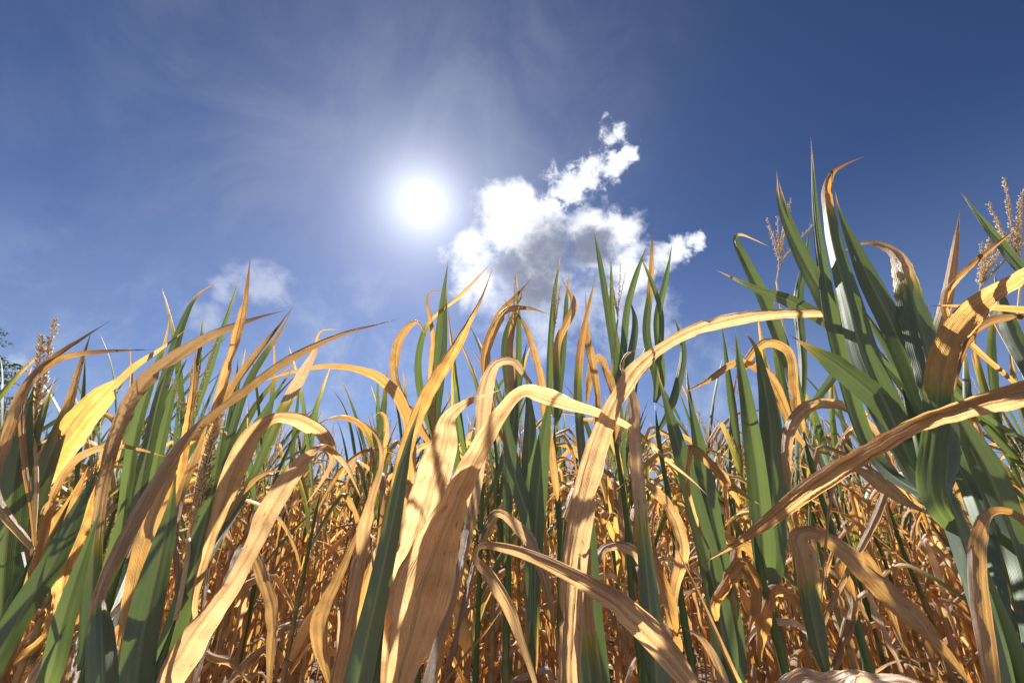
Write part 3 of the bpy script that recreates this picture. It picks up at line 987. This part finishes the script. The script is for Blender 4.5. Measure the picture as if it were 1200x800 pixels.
h = Hero("dry maize plant with the broadest pale tan leaf, bent over and trailing right", 474, 940, 0.49, 0.8, dry=(1, .8))
h.leaf([(460, 880, .44, 36, .85), (466, 800, .44, 46, .9), (482, 742, .44, 72, .95), (493, 692, .44, 98), (505, 658, .45, 86), (516, 628, .455, 70), (532, 592, .46, 50), (548, 555, .47, 38), (568, 515, .48, 29), (590, 480, .49, 23),
        (611, 459, .50, 20), (640, 464, .53, 28), (668, 474, .56, 19), (700, 483, .58, 14), (740, 501, .61, 12), (790, 545, .64, 10), (812, 563, .65, 6), (830, 581, .66, 1.5)],
       fold=-24, rip=.05, pleat=.02, bleach=.5, n=120, half=9, thin=1.0)
h.leaf([(452, 790, .56, 34, .9), (470, 692, .56, 54, .95), (490, 620, .56, 60), (507, 560, .56, 56), (520, 515, .57, 44), (524, 492, .575, 28), (541, 475, .59, 18), (562, 465, .61, 12), (588, 456, .63, 2)],
       fold=-18, bleach=.6, rip=.09, pleat=.04, n=90, half=8, thin=1.0)
h.leaf([(496, 840, .6, 7, 1), (540, 772, .6, 8), (568, 740, .6, 6), (593, 707, .6, 1.5)], fold=55, bleach=.2)
h.leaf([(556, 590, .92, 20, .9), (564, 500, .92, 27), (570, 448, .92, 27), (580, 427, .92, 22), (600, 422, .91, 22), (616, 440, .90, 17), (640, 472, .92, 4)], fold=20, bleach=.55, rip=.08)
h.leaf([(500, 830, .7, 26, 1), (515, 760, .7, 30), (500, 700, .72, 24), (512, 655, .74, 3)], fold=30, rip=.12)
h.leaf([(585, 600, 1.0, 14, 1), (613, 625, 1.0, 26), (638, 680, 1.0, 24), (652, 745, 1.0, 8)], fold=35, bleach=.6, rip=.16, pleat=.08)

h = Hero("dry maize plant with a pale leaf arching far right as a long brown ribbon", 676, 940, 0.58, 1.0, dry=(.8, .2))
h.leaf([(664, 920, .54, 52, .85), (663, 790, .54, 47, .9), (666, 705, .54, 44, .95), (676, 632, .54, 48, 1), (692, 562, .55, 48), (710, 502, .56, 37), (728, 463, .57, 30), (747, 434, .58, 33), (775, 409, .60, 20),
        (810, 389, .62, 20), (850, 376, .64, 25), (900, 367, .66, 23), (950, 366, .68, 19), (990, 372, .70, 9), (1022, 378, .72, 2)],
       fold=24, rip=.035, pleat=.03, bleach=.5, n=130, half=9, thin=.7)
h.leaf([(690, 920, .60, 42, -.1), (692, 810, .60, 44, .15), (687, 750, .60, 38, .45), (684, 700, .60, 26, .9), (692, 640, .60, 14, 1)], fold=-25, rip=.08)
h.leaf([(706, 920, .66, 48, -.3), (703, 800, .66, 46), (697, 720, .66, 32), (692, 640, .67, 26), (686, 570, .67, 18), (679, 500, .68, 16, 0), (677, 450, .68, 16, .3), (682, 400, .69, 14, .8), (691, 355, .70, 10, 1.1), (700, 317, .71, 2)],
       fold=35, rip=.02, n=90)
h.leaf([(700, 480, .8, 12, .9), (690, 400, .8, 14, 1), (686, 340, .8, 2, 1.2)], fold=35)
h.leaf([(710, 640, .9, 16, .9), (740, 640, .9, 22), (775, 690, .9, 20), (790, 740, .9, 4)], fold=35, bleach=.5, rip=.12)

h = Hero("maize plant with a stiff green blade drying tan upwards to a curled tip", 776, 940, 0.62, 0.9, dry=(.4, .1))
h.leaf([(774, 930, .60, 48, -.3), (769, 790, .60, 44, -.25), (761, 705, .60, 36, -.05), (754, 625, .60, 26, .35), (748, 560, .60, 25, .8), (743, 505, .60, 25, 1), (740, 472, .61, 23), (733, 446, .62, 13), (727, 427, .63, 9), (735, 414, .64, 11), (754, 408, .66, 3)],
       fold=34, rip=.02, bleach=.4, n=90)
h.leaf([(790, 700, .95, 18, .9), (800, 640, .95, 24), (780, 590, .96, 22), (745, 560, .97, 14), (720, 575, .98, 3)], fold=25, bleach=.2, rip=.1)
h.leaf([(800, 800, .9, 20, 1), (790, 720, .9, 24), (770, 660, .92, 18), (762, 620, .93, 3)], fold=30, rip=.12)

h = Hero('dry maize plant whose folded leaf crosses the foreground diagonally with a hanging tip', 880, 960, 0.52, 0.7, dry=(1, .9))
h.leaf([(860, 870, .47, 38, .95), (812, 795, .46, 46), (768, 740, .46, 52), (730, 706, .46, 48), (700, 686, .47, 39), (665, 668, .48, 29), (620, 650, .50, 21), (585, 641, .51, 17), (562, 641, .52, 12),
        (557, 653, .53, 14), (573, 672, .53, 23), (595, 708, .53, 25), (612, 752, .53, 21), (628, 800, .52, 18), (642, 870, .52, 5)],
       fold=38, rip=.035, pleat=.04, bleach=.45, n=130, half=8, thin=.6)
h.leaf([(890, 860, .6, 13, 1), (857, 785, .6, 11), (826, 712, .62, 7), (800, 656, .64, 5), (786, 626, .65, 1)], fold=55, bleach=.15)
h.leaf([(850, 860, .75, 18, 1), (845, 790, .75, 22), (820, 745, .75, 20), (800, 735, .76, 3)], fold=35, bleach=.4)

# --- right
h = Hero('tallest maize plant on the right, stout green stalk, one blade with a hooked brown tip', 1122, 620, 0.52, 1.16, r0=.0145, r1=.009, dry=(.35, -.3), nodes=5)
h.leaf([(1195, 880, .485, 46, -1.2), (1165, 760, .49, 44, -1.2), (1127, 630, .50, 36, -1.2), (1104, 560, .505, 30, -1), (1098, 540, .51, 16)], fold=60, rip=.01, pleat=.01)
h.leaf([(1082, 570, .55, 40, -.3), (1042, 482, .55, 46, -.3), (1013, 420, .56, 46), (996, 360, .57, 38), (982, 310, .58, 29), (972, 265, .59, 23, .1), (968, 226, .60, 18, .9), (976, 203, .60, 13, 1.2), (990, 193, .61, 8, 1.4), (1014, 183, .62, 2)],
       fold=30, rip=.02, pleat=.01, n=90)
h.leaf([(1030, 540, .60, 24, -.3), (980, 390, .60, 26), (966, 320, .61, 19), (957, 260, .62, 12), (953, 210, .63, 7, .2), (950, 159, .64, 1.5, 1)], fold=35, rip=.02)
h.leaf([(1050, 520, .62, 30, -.3), (977, 366, .62, 34), (945, 310, .62, 26), (925, 270, .63, 15), (913, 235, .64, 8, .2), (910, 199, .65, 1.5, 1)], fold=28, rip=.03)
h.leaf([(1020, 460, .68, 26, -.3), (957, 332, .68, 28), (935, 285, .68, 19), (920, 240, .69, 9, .2), (912, 210, .70, 2, 1.2)], fold=30, rip=.03)
h.leaf([(1092, 500, .60, 30, -.3), (1047, 384, .60, 36), (1020, 330, .60, 32), (1000, 285, .61, 19), (985, 250, .62, 9, .2), (978, 222, .63, 2, 1)], fold=26, rip=.03)
h.leaf([(1108, 520, .56, 40, -.3), (1092, 435, .56, 48), (1076, 372, .57, 48, -.1), (1063, 322, .58, 38, .55), (1046, 294, .59, 22, 1), (1020, 284, .61, 14), (996, 290, .63, 8), (984, 299, .64, 2)],
       fold=34, rip=.03, bleach=.3, tear=.1, n=80)
h.leaf([(1088, 560, .55, 34, -.3), (1035, 476, .56, 40, -.2), (985, 432, .57, 36, 0), (950, 408, .58, 18, .4), (925, 392, .59, 4, 1)], fold=-25, rip=.06, tear=.06)
h.leaf([(1093, 580, .50, 36, -.2), (1097, 500, .50, 36, -.1), (1100, 450, .50, 36, .5), (1107, 415, .50, 37, .9), (1126, 380, .50, 38, 1), (1156, 350, .50, 32), (1192, 327, .50, 27), (1240, 305, .50, 19), (1295, 292, .50, 3)],
       fold=-14, rip=.06, bleach=.15, n=90, half=8, thin=1.0)
h.leaf([(1100, 500, .65, 16, 1), (1119, 425, .65, 18, 1.25), (1140, 391, .65, 16), (1170, 374, .66, 14), (1220, 372, .67, 11), (1262, 386, .68, 3)], fold=40, bleach=.25)
h.leaf([(1185, 900, .46, 16, 1), (1158, 760, .46, 24), (1147, 665, .46, 26, 1.05), (1152, 622, .46, 24), (1166, 601, .46, 19), (1186, 603, .46, 22), (1215, 627, .46, 26), (1245, 670, .46, 8)], fold=25, rip=.06)
h.leaf([(1195, 660, .70, 38, -.3), (1162, 562, .70, 46), (1130, 500, .70, 38), (1102, 455, .70, 10, .3)], fold=28)
h.leaf([(1130, 560, .8, 30, -.3), (1075, 470, .8, 30), (1030, 420, .8, 18), (1000, 395, .8, 3, .5)], fold=28)

h = Hero('dry maize plant beyond the right edge with a long golden leaf slanting down left', 1345, 560, 0.44, 0.95, dry=(1, .6))
h.leaf([(1310, 432, .43, 40, .95), (1245, 448, .43, 42), (1190, 462, .43, 42), (1130, 478, .43, 35), (1070, 497, .43, 31), (1010, 530, .43, 35), (950, 570, .44, 35), (900, 610, .44, 29), (860, 638, .44, 17), (835, 653, .44, 8), (814, 666, .44, 1.5)],
       fold=12, rip=.03, pleat=.03, bleach=.35, roll=-12, n=110, half=8, thin=1.0)
h.leaf([(1300, 372, .75, 15, 1.05), (1200, 363, .75, 15), (1130, 359, .76, 13), (1086, 358, .77, 5)], fold=35)

h = Hero('maize plant with two broad dark green blades standing together, right of centre', 900, 700, 0.96, 1.0)
h.leaf([(896, 660, .95, 36, -.35), (889, 565, .95, 36), (878, 492, .95, 28), (868, 430, .96, 15), (861, 383, .97, 2, .5)], fold=28, rip=.02)
h.leaf([(905, 660, .98, 40, -.35), (906, 565, .98, 46), (902, 492, .98, 36), (893, 440, .98, 19, 0), (884, 405, .99, 11, .5), (868, 384, 1.0, 2, 1)], fold=28, rip=.02)
h.leaf([(900, 720, 1.0, 16, 1), (890, 660, 1.0, 22), (870, 640, 1.0, 22), (862, 690, .98, 22), (862, 760, .98, 6)], fold=30, rip=.14)

h = Hero('maize plant with slim dark green blades leaning left beside two broad paired blades', 850, 780, 0.96, 0.95)
h.leaf([(852, 780, .95, 40, -.35), (836, 685, .95, 42), (815, 600, .95, 36), (795, 522, .95, 27), (780, 470, .96, 12, .1), (769, 428, .97, 2, .9)], fold=28, rip=.02)
h.leaf([(862, 780, .98, 34, -.35), (840, 645, .98, 38), (825, 560, .98, 31), (812, 490, .98, 16), (803, 448, .99, 2, .8)], fold=28, rip=.02)
h.leaf([(805, 560, .90, 8, 1), (812, 522, .90, 15, 1.1), (836, 546, .90, 17), (866, 576, .90, 14), (892, 592, .90, 3)], fold=35, bleach=.2)
h.leaf([(840, 700, .9, 18, 1), (870, 660, .88, 24), (885, 690, .86, 22), (872, 760, .85, 4)], fold=30, rip=.15)

h = Hero('maize plant with a faded green leaf folded over and draping right in orange', 972, 800, 0.82, 0.82, dry=(.5, .2), r0=.014)
h.leaf([(960, 760, .80, 28, -.1), (947, 695, .80, 38, .35), (939, 652, .80, 44, .8), (933, 629, .80, 36, .95), (950, 622, .79, 26, 1), (990, 645, .77, 36), (1030, 686, .75, 42), (1075, 732, .73, 36), (1120, 782, .72, 27), (1155, 830, .71, 4)],
       fold=28, rip=.06, pleat=.03, n=90)
h.leaf([(1040, 540, .92, 14, 1), (1010, 492, .92, 17), (985, 476, .91, 20), (955, 473, .90, 24), (932, 487, .90, 22), (921, 517, .90, 22), (922, 562, .90, 26), (927, 592, .90, 3)], fold=25, bleach=.25, rip=.07)
h.leaf([(972, 600, .76, 6, 1), (985, 545, .74, 9), (1005, 549, .72, 14), (1032, 562, .70, 32), (1060, 585, .68, 26), (1090, 602, .66, 11), (1114, 614, .65, 2)], fold=25, bleach=.45)
h.leaf([(1000, 700, .9, 20, 1), (990, 660, .9, 26), (1010, 650, .9, 24), (1040, 700, .9, 24), (1060, 760, .9, 5)], fold=30, rip=.14)
h.leaf([(930, 700, .95, 20, 1), (905, 690, .95, 26), (892, 730, .95, 26), (890, 790, .95, 6)], fold=30, rip=.14)

h = Hero('broken maize plant at the lower right with a bleached ribbed leaf folded flat', 1010, 1000, 0.46, 0.62, dry=(1.1, 1))
h.leaf([(918, 850, .43, 40, 1, 5), (936, 806, .43, 60, 1, 25), (985, 790, .43, 110, 1, 74), (1045, 795, .42, 130, 1, 78), (1105, 812, .41, 110, 1, 76), (1150, 840, .40, 20, 1, 70)], fold=14, bleach=0.95, rip=.04, pleat=.05, n=80, half=9)

h = Hero('maize plant with thick pale tassels at the right edge', 1215, 470, 1.25, 1.45)
h.leaf([(1100, 440, 1.1, 16, .1), (1108, 350, 1.1, 18, .6), (1117, 295, 1.1, 14, 1), (1126, 243, 1.1, 2, 1.2)], fold=30, bleach=.2)
h.leaf([(1105, 360, 1.05, 12, .9), (1140, 311, 1.05, 11, 1.2), (1170, 285, 1.05, 8), (1197, 263, 1.05, 2)], fold=35)
h.leaf([(1222, 360, 1.2, 18, -.3), (1180, 295, 1.2, 16), (1152, 260, 1.2, 10), (1124, 223, 1.2, 2, .8)], fold=30)
h.leaf([(1220, 460, 1.2, 24, -.3), (1190, 400, 1.2, 26), (1170, 350, 1.2, 18), (1165, 320, 1.2, 2)], fold=28)
h.tassel((1147, 345), (1167, 268), 1.3, 5, 1.7, .35, 1.6)
h.tassel((1196, 335), (1176, 214), 1.25, 5, 1.7, .35, 1.6)

h = Hero('maize plant with a bent green tip and open tassel, left of the tallest one', 945, 520, 1.15, 1.25)
h.leaf([(930, 450, 1.15, 20, -.3), (897, 354, 1.15, 22), (876, 312, 1.15, 18), (862, 281, 1.16, 11), (866, 274, 1.17, 7, .5), (902, 289, 1.2, 2, 1.2)], fold=30)
h.leaf([(990, 400, 1.1, 18, -.3), (932, 356, 1.1, 24, -.1), (887, 339, 1.1, 13, .1), (838, 316, 1.1, 2, .8)], fold=-25)
h.leaf([(940, 430, 1.15, 14, -.3), (935, 350, 1.15, 16), (945, 300, 1.15, 10), (950, 255, 1.15, 2, .4)], fold=30)
h.leaf([(930, 500, 1.12, 14, .9), (900, 440, 1.1, 18, 1.0), (870, 425, 1.1, 14), (830, 445, 1.1, 10), (798, 462, 1.1, 2)], fold=30, rip=.06)
h.leaf([(935, 480, 1.1, 18, .9), (925, 410, 1.1, 18, 1.05), (900, 400, 1.1, 18), (872, 430, 1.1, 12), (862, 470, 1.1, 3)], fold=30, rip=.06)
h.tassel((910, 330), (925, 228), 1.15, 5, 1.3, .4, 1.0)

# --- tall plants of the second row in front of the cloud
h = Hero('tall slim maize plant with upright green blades directly in front of the white cloud', 722, 520, 1.35, 1.4, dry=(.6, -.3))
for r in ([(722, 440, 1.35, 13, -.3), (712, 360, 1.35, 13), (704, 312, 1.35, 10), (695, 266, 1.35, 1.5, .5)],
          [(728, 440, 1.37, 12, -.3), (718, 370, 1.37, 10), (716, 291, 1.37, 1.5, .6)],
          [(728, 430, 1.33, 12, -.3), (736, 360, 1.33, 13), (748, 315, 1.33, 9), (759, 286, 1.33, 1.5, .3)],
          [(730, 450, 1.3, 14, -.3), (745, 380, 1.3, 12), (738, 350, 1.3, 3, .5)]):
    h.leaf(r, fold=32, rip=.02, n=40, half=4)
h.leaf([(726, 500, 1.3, 14, .9), (712, 440, 1.3, 16, 1), (700, 420, 1.3, 16), (690, 450, 1.3, 12), (686, 490, 1.3, 2)], fold=30, rip=.1)
h.tassel((724, 375), (727, 305), 1.35, 4, 1.1, .35, .9)

h = Hero('tall maize plant with a brown spike on top, right end of the white cloud', 777, 540, 1.35, 1.36, dry=(.6, -.2))
for r in ([(775, 450, 1.35, 13, -.3), (770, 375, 1.35, 14), (780, 330, 1.35, 10), (788, 284, 1.35, 1.5, .3)],
          [(770, 450, 1.37, 12, -.3), (758, 390, 1.37, 15), (762, 340, 1.37, 11, .5), (765, 290, 1.37, 7, 1.2), (763, 262, 1.37, 2, 1.4)],
          [(770, 440, 1.33, 10, -.2), (775, 370, 1.33, 9), (755, 310, 1.33, 6, .4), (750, 300, 1.33, 1.5)],
          [(785, 480, 1.3, 14, -.3), (800, 410, 1.3, 12), (790, 370, 1.3, 3, .5)]):
    h.leaf(r, fold=32, rip=.02, n=40, half=4)

h = Hero("maize plant with stiff green blades and tan tassel under the cloud's grey heart", 652, 540, 1.4, 1.32, dry=(.8, -.1))
for r in ([(644, 460, 1.4, 12, -.3), (645, 390, 1.4, 11), (650, 340, 1.4, 8), (657, 299, 1.4, 1.5, .8)],
          [(655, 460, 1.42, 12, -.3), (662, 380, 1.42, 10), (665, 340, 1.42, 6, .5), (668, 314, 1.42, 1.5)],
          [(655, 480, 1.36, 16, 0), (655, 400, 1.36, 14, .6), (672, 355, 1.36, 13, 1), (660, 330, 1.36, 2, 1.2)]):
    h.leaf(r, fold=32, rip=.03, n=40, half=4)
h.leaf([(650, 560, 1.3, 14, .9), (640, 480, 1.3, 17, 1), (628, 420, 1.3, 14), (612, 378, 1.3, 10, 1.2), (590, 350, 1.3, 3)], fold=30)
h.tassel((648, 400), (655, 330), 1.4, 3, 1.2, .15, 1.3)

h = Hero("maize plant with a needle tipped green blade and crooked brown leaf at the cloud's left", 508, 560, 1.2, 1.2, dry=(.8, -.2))
for r in ([(506, 480, 1.2, 15, -.3), (513, 400, 1.2, 13), (520, 345, 1.2, 9), (526, 300, 1.2, 1.5, .6)],
          [(512, 490, 1.22, 14, -.3), (520, 410, 1.22, 12), (524, 330, 1.22, 1.5, .7)],
          [(495, 470, 1.2, 14, -.2), (490, 420, 1.2, 13), (503, 376, 1.2, 9, .5), (540, 345, 1.2, 7, 1), (577, 307, 1.2, 1.5, 1.4)],
          [(505, 470, 1.15, 12, .6), (508, 390, 1.15, 9, 1), (501, 348, 1.15, 7, 1.2), (508, 341, 1.15, 6), (520, 342, 1.15, 2)],
          [(490, 500, 1.15, 16, .8), (464, 440, 1.15, 17, 1), (468, 396, 1.15, 16), (488, 376, 1.15, 10), (500, 395, 1.15, 3)]):
    h.leaf(r, fold=32, rip=.04, n=44, half=4)

h = Hero('maize plant with brown leaves spread like a fountain, below the left part of the cloud', 592, 560, 1.25, 1.2, dry=(.8, .2))
for r in ([(575, 480, 1.25, 14, .6), (566, 420, 1.25, 16, .9), (580, 375, 1.25, 13, 1), (602, 350, 1.25, 9, 1.2), (624, 325, 1.25, 1.5, 1.4)],
          [(572, 470, 1.2, 14, .9), (574, 400, 1.2, 15, 1), (594, 362, 1.2, 15), (618, 360, 1.2, 11, 1.2), (646, 369, 1.2, 2)],
          [(596, 470, 1.27, 13, -.3), (592, 400, 1.27, 13), (608, 350, 1.27, 3, .8)],
          [(604, 470, 1.27, 12, -.3), (608, 390, 1.27, 10), (605, 318, 1.27, 1.5, .8)],
          [(600, 460, 1.22, 10, .9), (600, 395, 1.22, 13, 1.1), (612, 340, 1.22, 3)],
          [(594, 640, 1.2, 10, .3), (598, 540, 1.2, 24, -.35), (606, 460, 1.2, 18), (618, 400, 1.2, 3, .2)]):
    h.leaf(r, fold=30, rip=.04, n=44, half=4)
h.tassel((598, 390), (607, 322), 1.25, 3, 1.1, .3, .9)

h = Hero('maize plant with a bright green whorl of broad blades low in the centre', 622, 640, 1.1, 0.8, dry=(.9, .2))
for r in ([(622, 780, 1.1, 14, .6), (622, 700, 1.1, 20, .1), (622, 620, 1.1, 30, -.3), (604, 560, 1.1, 30), (594, 500, 1.1, 18), (590, 455, 1.1, 2, .2)],
          [(627, 780, 1.1, 14, .6), (627, 700, 1.1, 20, .1), (628, 620, 1.1, 30, -.3), (632, 560, 1.1, 34), (640, 500, 1.1, 20), (648, 440, 1.1, 2, .2)],
          [(624, 780, 1.1, 14, .6), (624, 700, 1.1, 20, .1), (625, 620, 1.12, 30, -.3), (620, 550, 1.12, 34), (620, 480, 1.12, 18), (615, 430, 1.12, 2, .3)]):
    h.leaf(r, fold=28, rip=.02, n=44, half=5)


# the crowd: rows 0.7 m apart, running away to the right
rng = np.random.default_rng(11)
cells = []
ang = R(14)
for r in range(-60, 61):
    for k in range(-80, 260):
        lx, ly = r * 0.56 + rng.normal(0, 0.05), k * 0.19 + rng.normal(0, 0.05)
        X = lx * math.cos(ang) + ly * math.sin(ang)
        Y = -lx * math.sin(ang) + ly * math.cos(ang)
        if Y < 1.2 or abs(X) > 1.45 * Y + 0.5:
            continue
        cells.append((math.hypot(X, Y), X, Y))
cells.sort()
keep = rng.uniform(size=len(cells))
cells = [c_ for c_, q in zip(cells, keep) if c_[0] > 2.3 or q < 0.78]
cells = [c_ for c_ in cells if c_[0] > (3.4 if c_[1] < -1.02 * c_[2] else 1.62 if abs(c_[1]) < 0.75 * c_[2] else 1.55) and not any(abs(c_[1] - hx) < 0.13 and abs(c_[2] - hy) < 0.13 for hx, hy in TAKEN)]
N_PARTS, N_ALL = 120, 300 - N_MAIZE_HEROES
for i, (d, X, Y) in enumerate(cells[:N_ALL]):
    k = int(rng.integers(0, len(protos)))
    sc = rng.uniform(0.96, 1.22)
    sc *= 0.90 + 0.10 * min(1.0, max(0.0, (d - 1.4) / 1.2))
    rz = rng.uniform(0, 6.28)
    if i < N_PARTS:
        place(k, X, Y, rz, sc, leanx=rng.normal(0.03, 0.05))
    else:
        kind, me = small[int(rng.integers(0, len(small)))]
        o = bpy.data.objects.new('maize_plant', me)
        COL.objects.link(o)
        o.location, o.rotation_euler, o.scale = (X, Y, -0.02), (0, rng.normal(0.03, 0.05), rz), (sc,) * 3
        o['label'], o['category'], o['group'] = LABELS[kind], 'maize plant', GROUP

# beyond them the field goes on as one mass
low = [joined_mesh(500 + i, k, 0.34) for i, k in enumerate(['green', 'mixed', 'dry', 'green', 'mixed'])]
G, IDX = Geo(), []
far = cells[N_ALL:]
far = [c_ for c_ in far if c_[0] < 13 or (c_[0] < 45 and rng.uniform() < 0.16)]
for d, X, Y in far[:1900]:
    g, idx, mats = low[int(rng.integers(0, len(low)))]
    sc, a = rng.uniform(0.88, 1.08), rng.uniform(0, 6.28)
    Mx = np.eye(4)
    Mx[:3, :3] = np.array([[math.cos(a), -math.sin(a), 0], [math.sin(a), math.cos(a), 0], [0, 0, 1]]) * sc
    Mx[:3, 3] = (X, Y, -0.02)
    G.merge(g, Mx)
    IDX += idx
o = bpy.data.objects.new('maize_field', mesh_with_slots('maize_field', G, IDX, mats))
COL.objects.link(o)
o['kind'], o['label'], o['category'] = 'stuff', 'far part of the withered maize field seen between the nearer stalks', 'maize field'

# dry leaf litter on the soil
G = Geo()
rng = np.random.default_rng(77)
for i in range(2600):
    Y = 0.4 + 9 * rng.uniform() ** 1.3
    X = rng.uniform(-1.35, 1.35) * (Y + 0.5)
    L = rng.uniform(0.05, 0.26)
    n = 7
    a = rng.uniform(0, 6.28)
    t = np.linspace(0, 1, n)
    cv = rng.uniform(-1.0, 1.0)
    th = a + cv * t
    pth = np.cumsum(np.stack([np.cos(th), np.sin(th), np.zeros(n)], 1) * L / n, 0) + np.array([X, Y, 0.008])
    pth[:, 2] += rng.uniform(0.0, 0.05) * np.sin(t * 3.1) ** 2 + 0.006
    S = np.stack([-np.sin(th), np.cos(th), np.full(n, rng.uniform(-.9, .9))], 1)
    ribbon(G, pth, t * L, leaf_shape(t * 0.8 + 0.1, rng.uniform(0.015, 0.045)), nrm(S), np.full(n, rng.uniform(0.85, 1.3)), rng,
           max(0, rng.normal(0.35, 0.35)), 25, 40, 0.1, 0.05, 1)
o = G.build('leaf_litter', M_LEAF)
o['kind'], o['label'], o['category'] = 'stuff', 'dry leaf scraps littering the dark soil between the stalks', 'leaf litter'


# ------------------------------------------------------------------ spruce at the left edge
def spruce(X, Y, Ht, Rb):
    rng = np.random.default_rng(21)
    root = empty('spruce_tree', (X, Y, -0.05), 'dark spruce at the left edge beyond the maize, only its branch tips showing', 'tree')
    g = Geo()
    t = np.linspace(0, 1, 10)
    tube(g, np.stack([0.05 * np.sin(t * 4), 0 * t, t * Ht], 1), 0.17 * (1 - t) + 0.012, 10)
    tr = g.build('trunk', M_BARK, root)
    br = Geo()
    cr = Geo()
    lev = 0.6
    while lev < Ht - 0.15:
        q = lev / Ht
        nb = 11 if q < 0.7 else 7
        for k in range(nb):
            az = rng.uniform(0, 6.28)
            L = Rb * (1 - q) ** 0.8 * rng.uniform(0.75, 1.12) + 0.12
            m = 9
            tt = np.linspace(0, 1, m)
            z = lev - 0.28 * L * np.sin(tt * 2.0) + 0.16 * L * tt ** 2.2 + rng.normal(0, 0.03)
            P = np.stack([np.cos(az) * tt * L, np.sin(az) * tt * L, z], 1)
            tube(br, P, 0.022 * (1 - tt) * (1 - q * .5) + 0.003, 4)
            ntw = int(L * 20)
            for i in range(ntw):
                u = rng.uniform(0.14, 1.0)
                p = np.array([np.interp(u, tt, P[:, j]) for j in range(3)])
                sd = rng.choice([-1, 1])
                da = az + sd * rng.uniform(0.5, 1.1)
                tl = rng.uniform(0.12, 0.34) * (1.15 - 0.55 * u)
                d = np.array([math.cos(da), math.sin(da), rng.uniform(-0.55, 0.05)])
                d = d / np.linalg.norm(d)
                a = np.cross(d, [0, 0, 1.0])
                a /= np.linalg.norm(a)
                b = np.cross(d, a)
                for j in range(int(tl * 60)):                  # needles in tufts along the twig
                    s = rng.uniform(0, 1)
                    ph = rng.uniform(0, 6.28)
                    o = a * math.cos(ph) + b * math.sin(ph)
                    q0 = p + d * tl * s
                    nd = nrm(d * 0.8 + o) * rng.uniform(0.03, 0.055)
                    wv = np.cross(nd, d)
                    wv = wv / (np.linalg.norm(wv) + 1e-9) * 0.012
                    cr.add([q0 - wv, q0 + wv, q0 + nd], [(0, 1, 2)])
        lev += rng.uniform(0.16, 0.26)
    br.build('branches', M_BARK, root)
    cr.build('crown', M_NEEDLE, root, smooth=False)


sp = at(-70, 460, 7.5)
spruce(sp[0], 7.5, 4.9, 2.9)
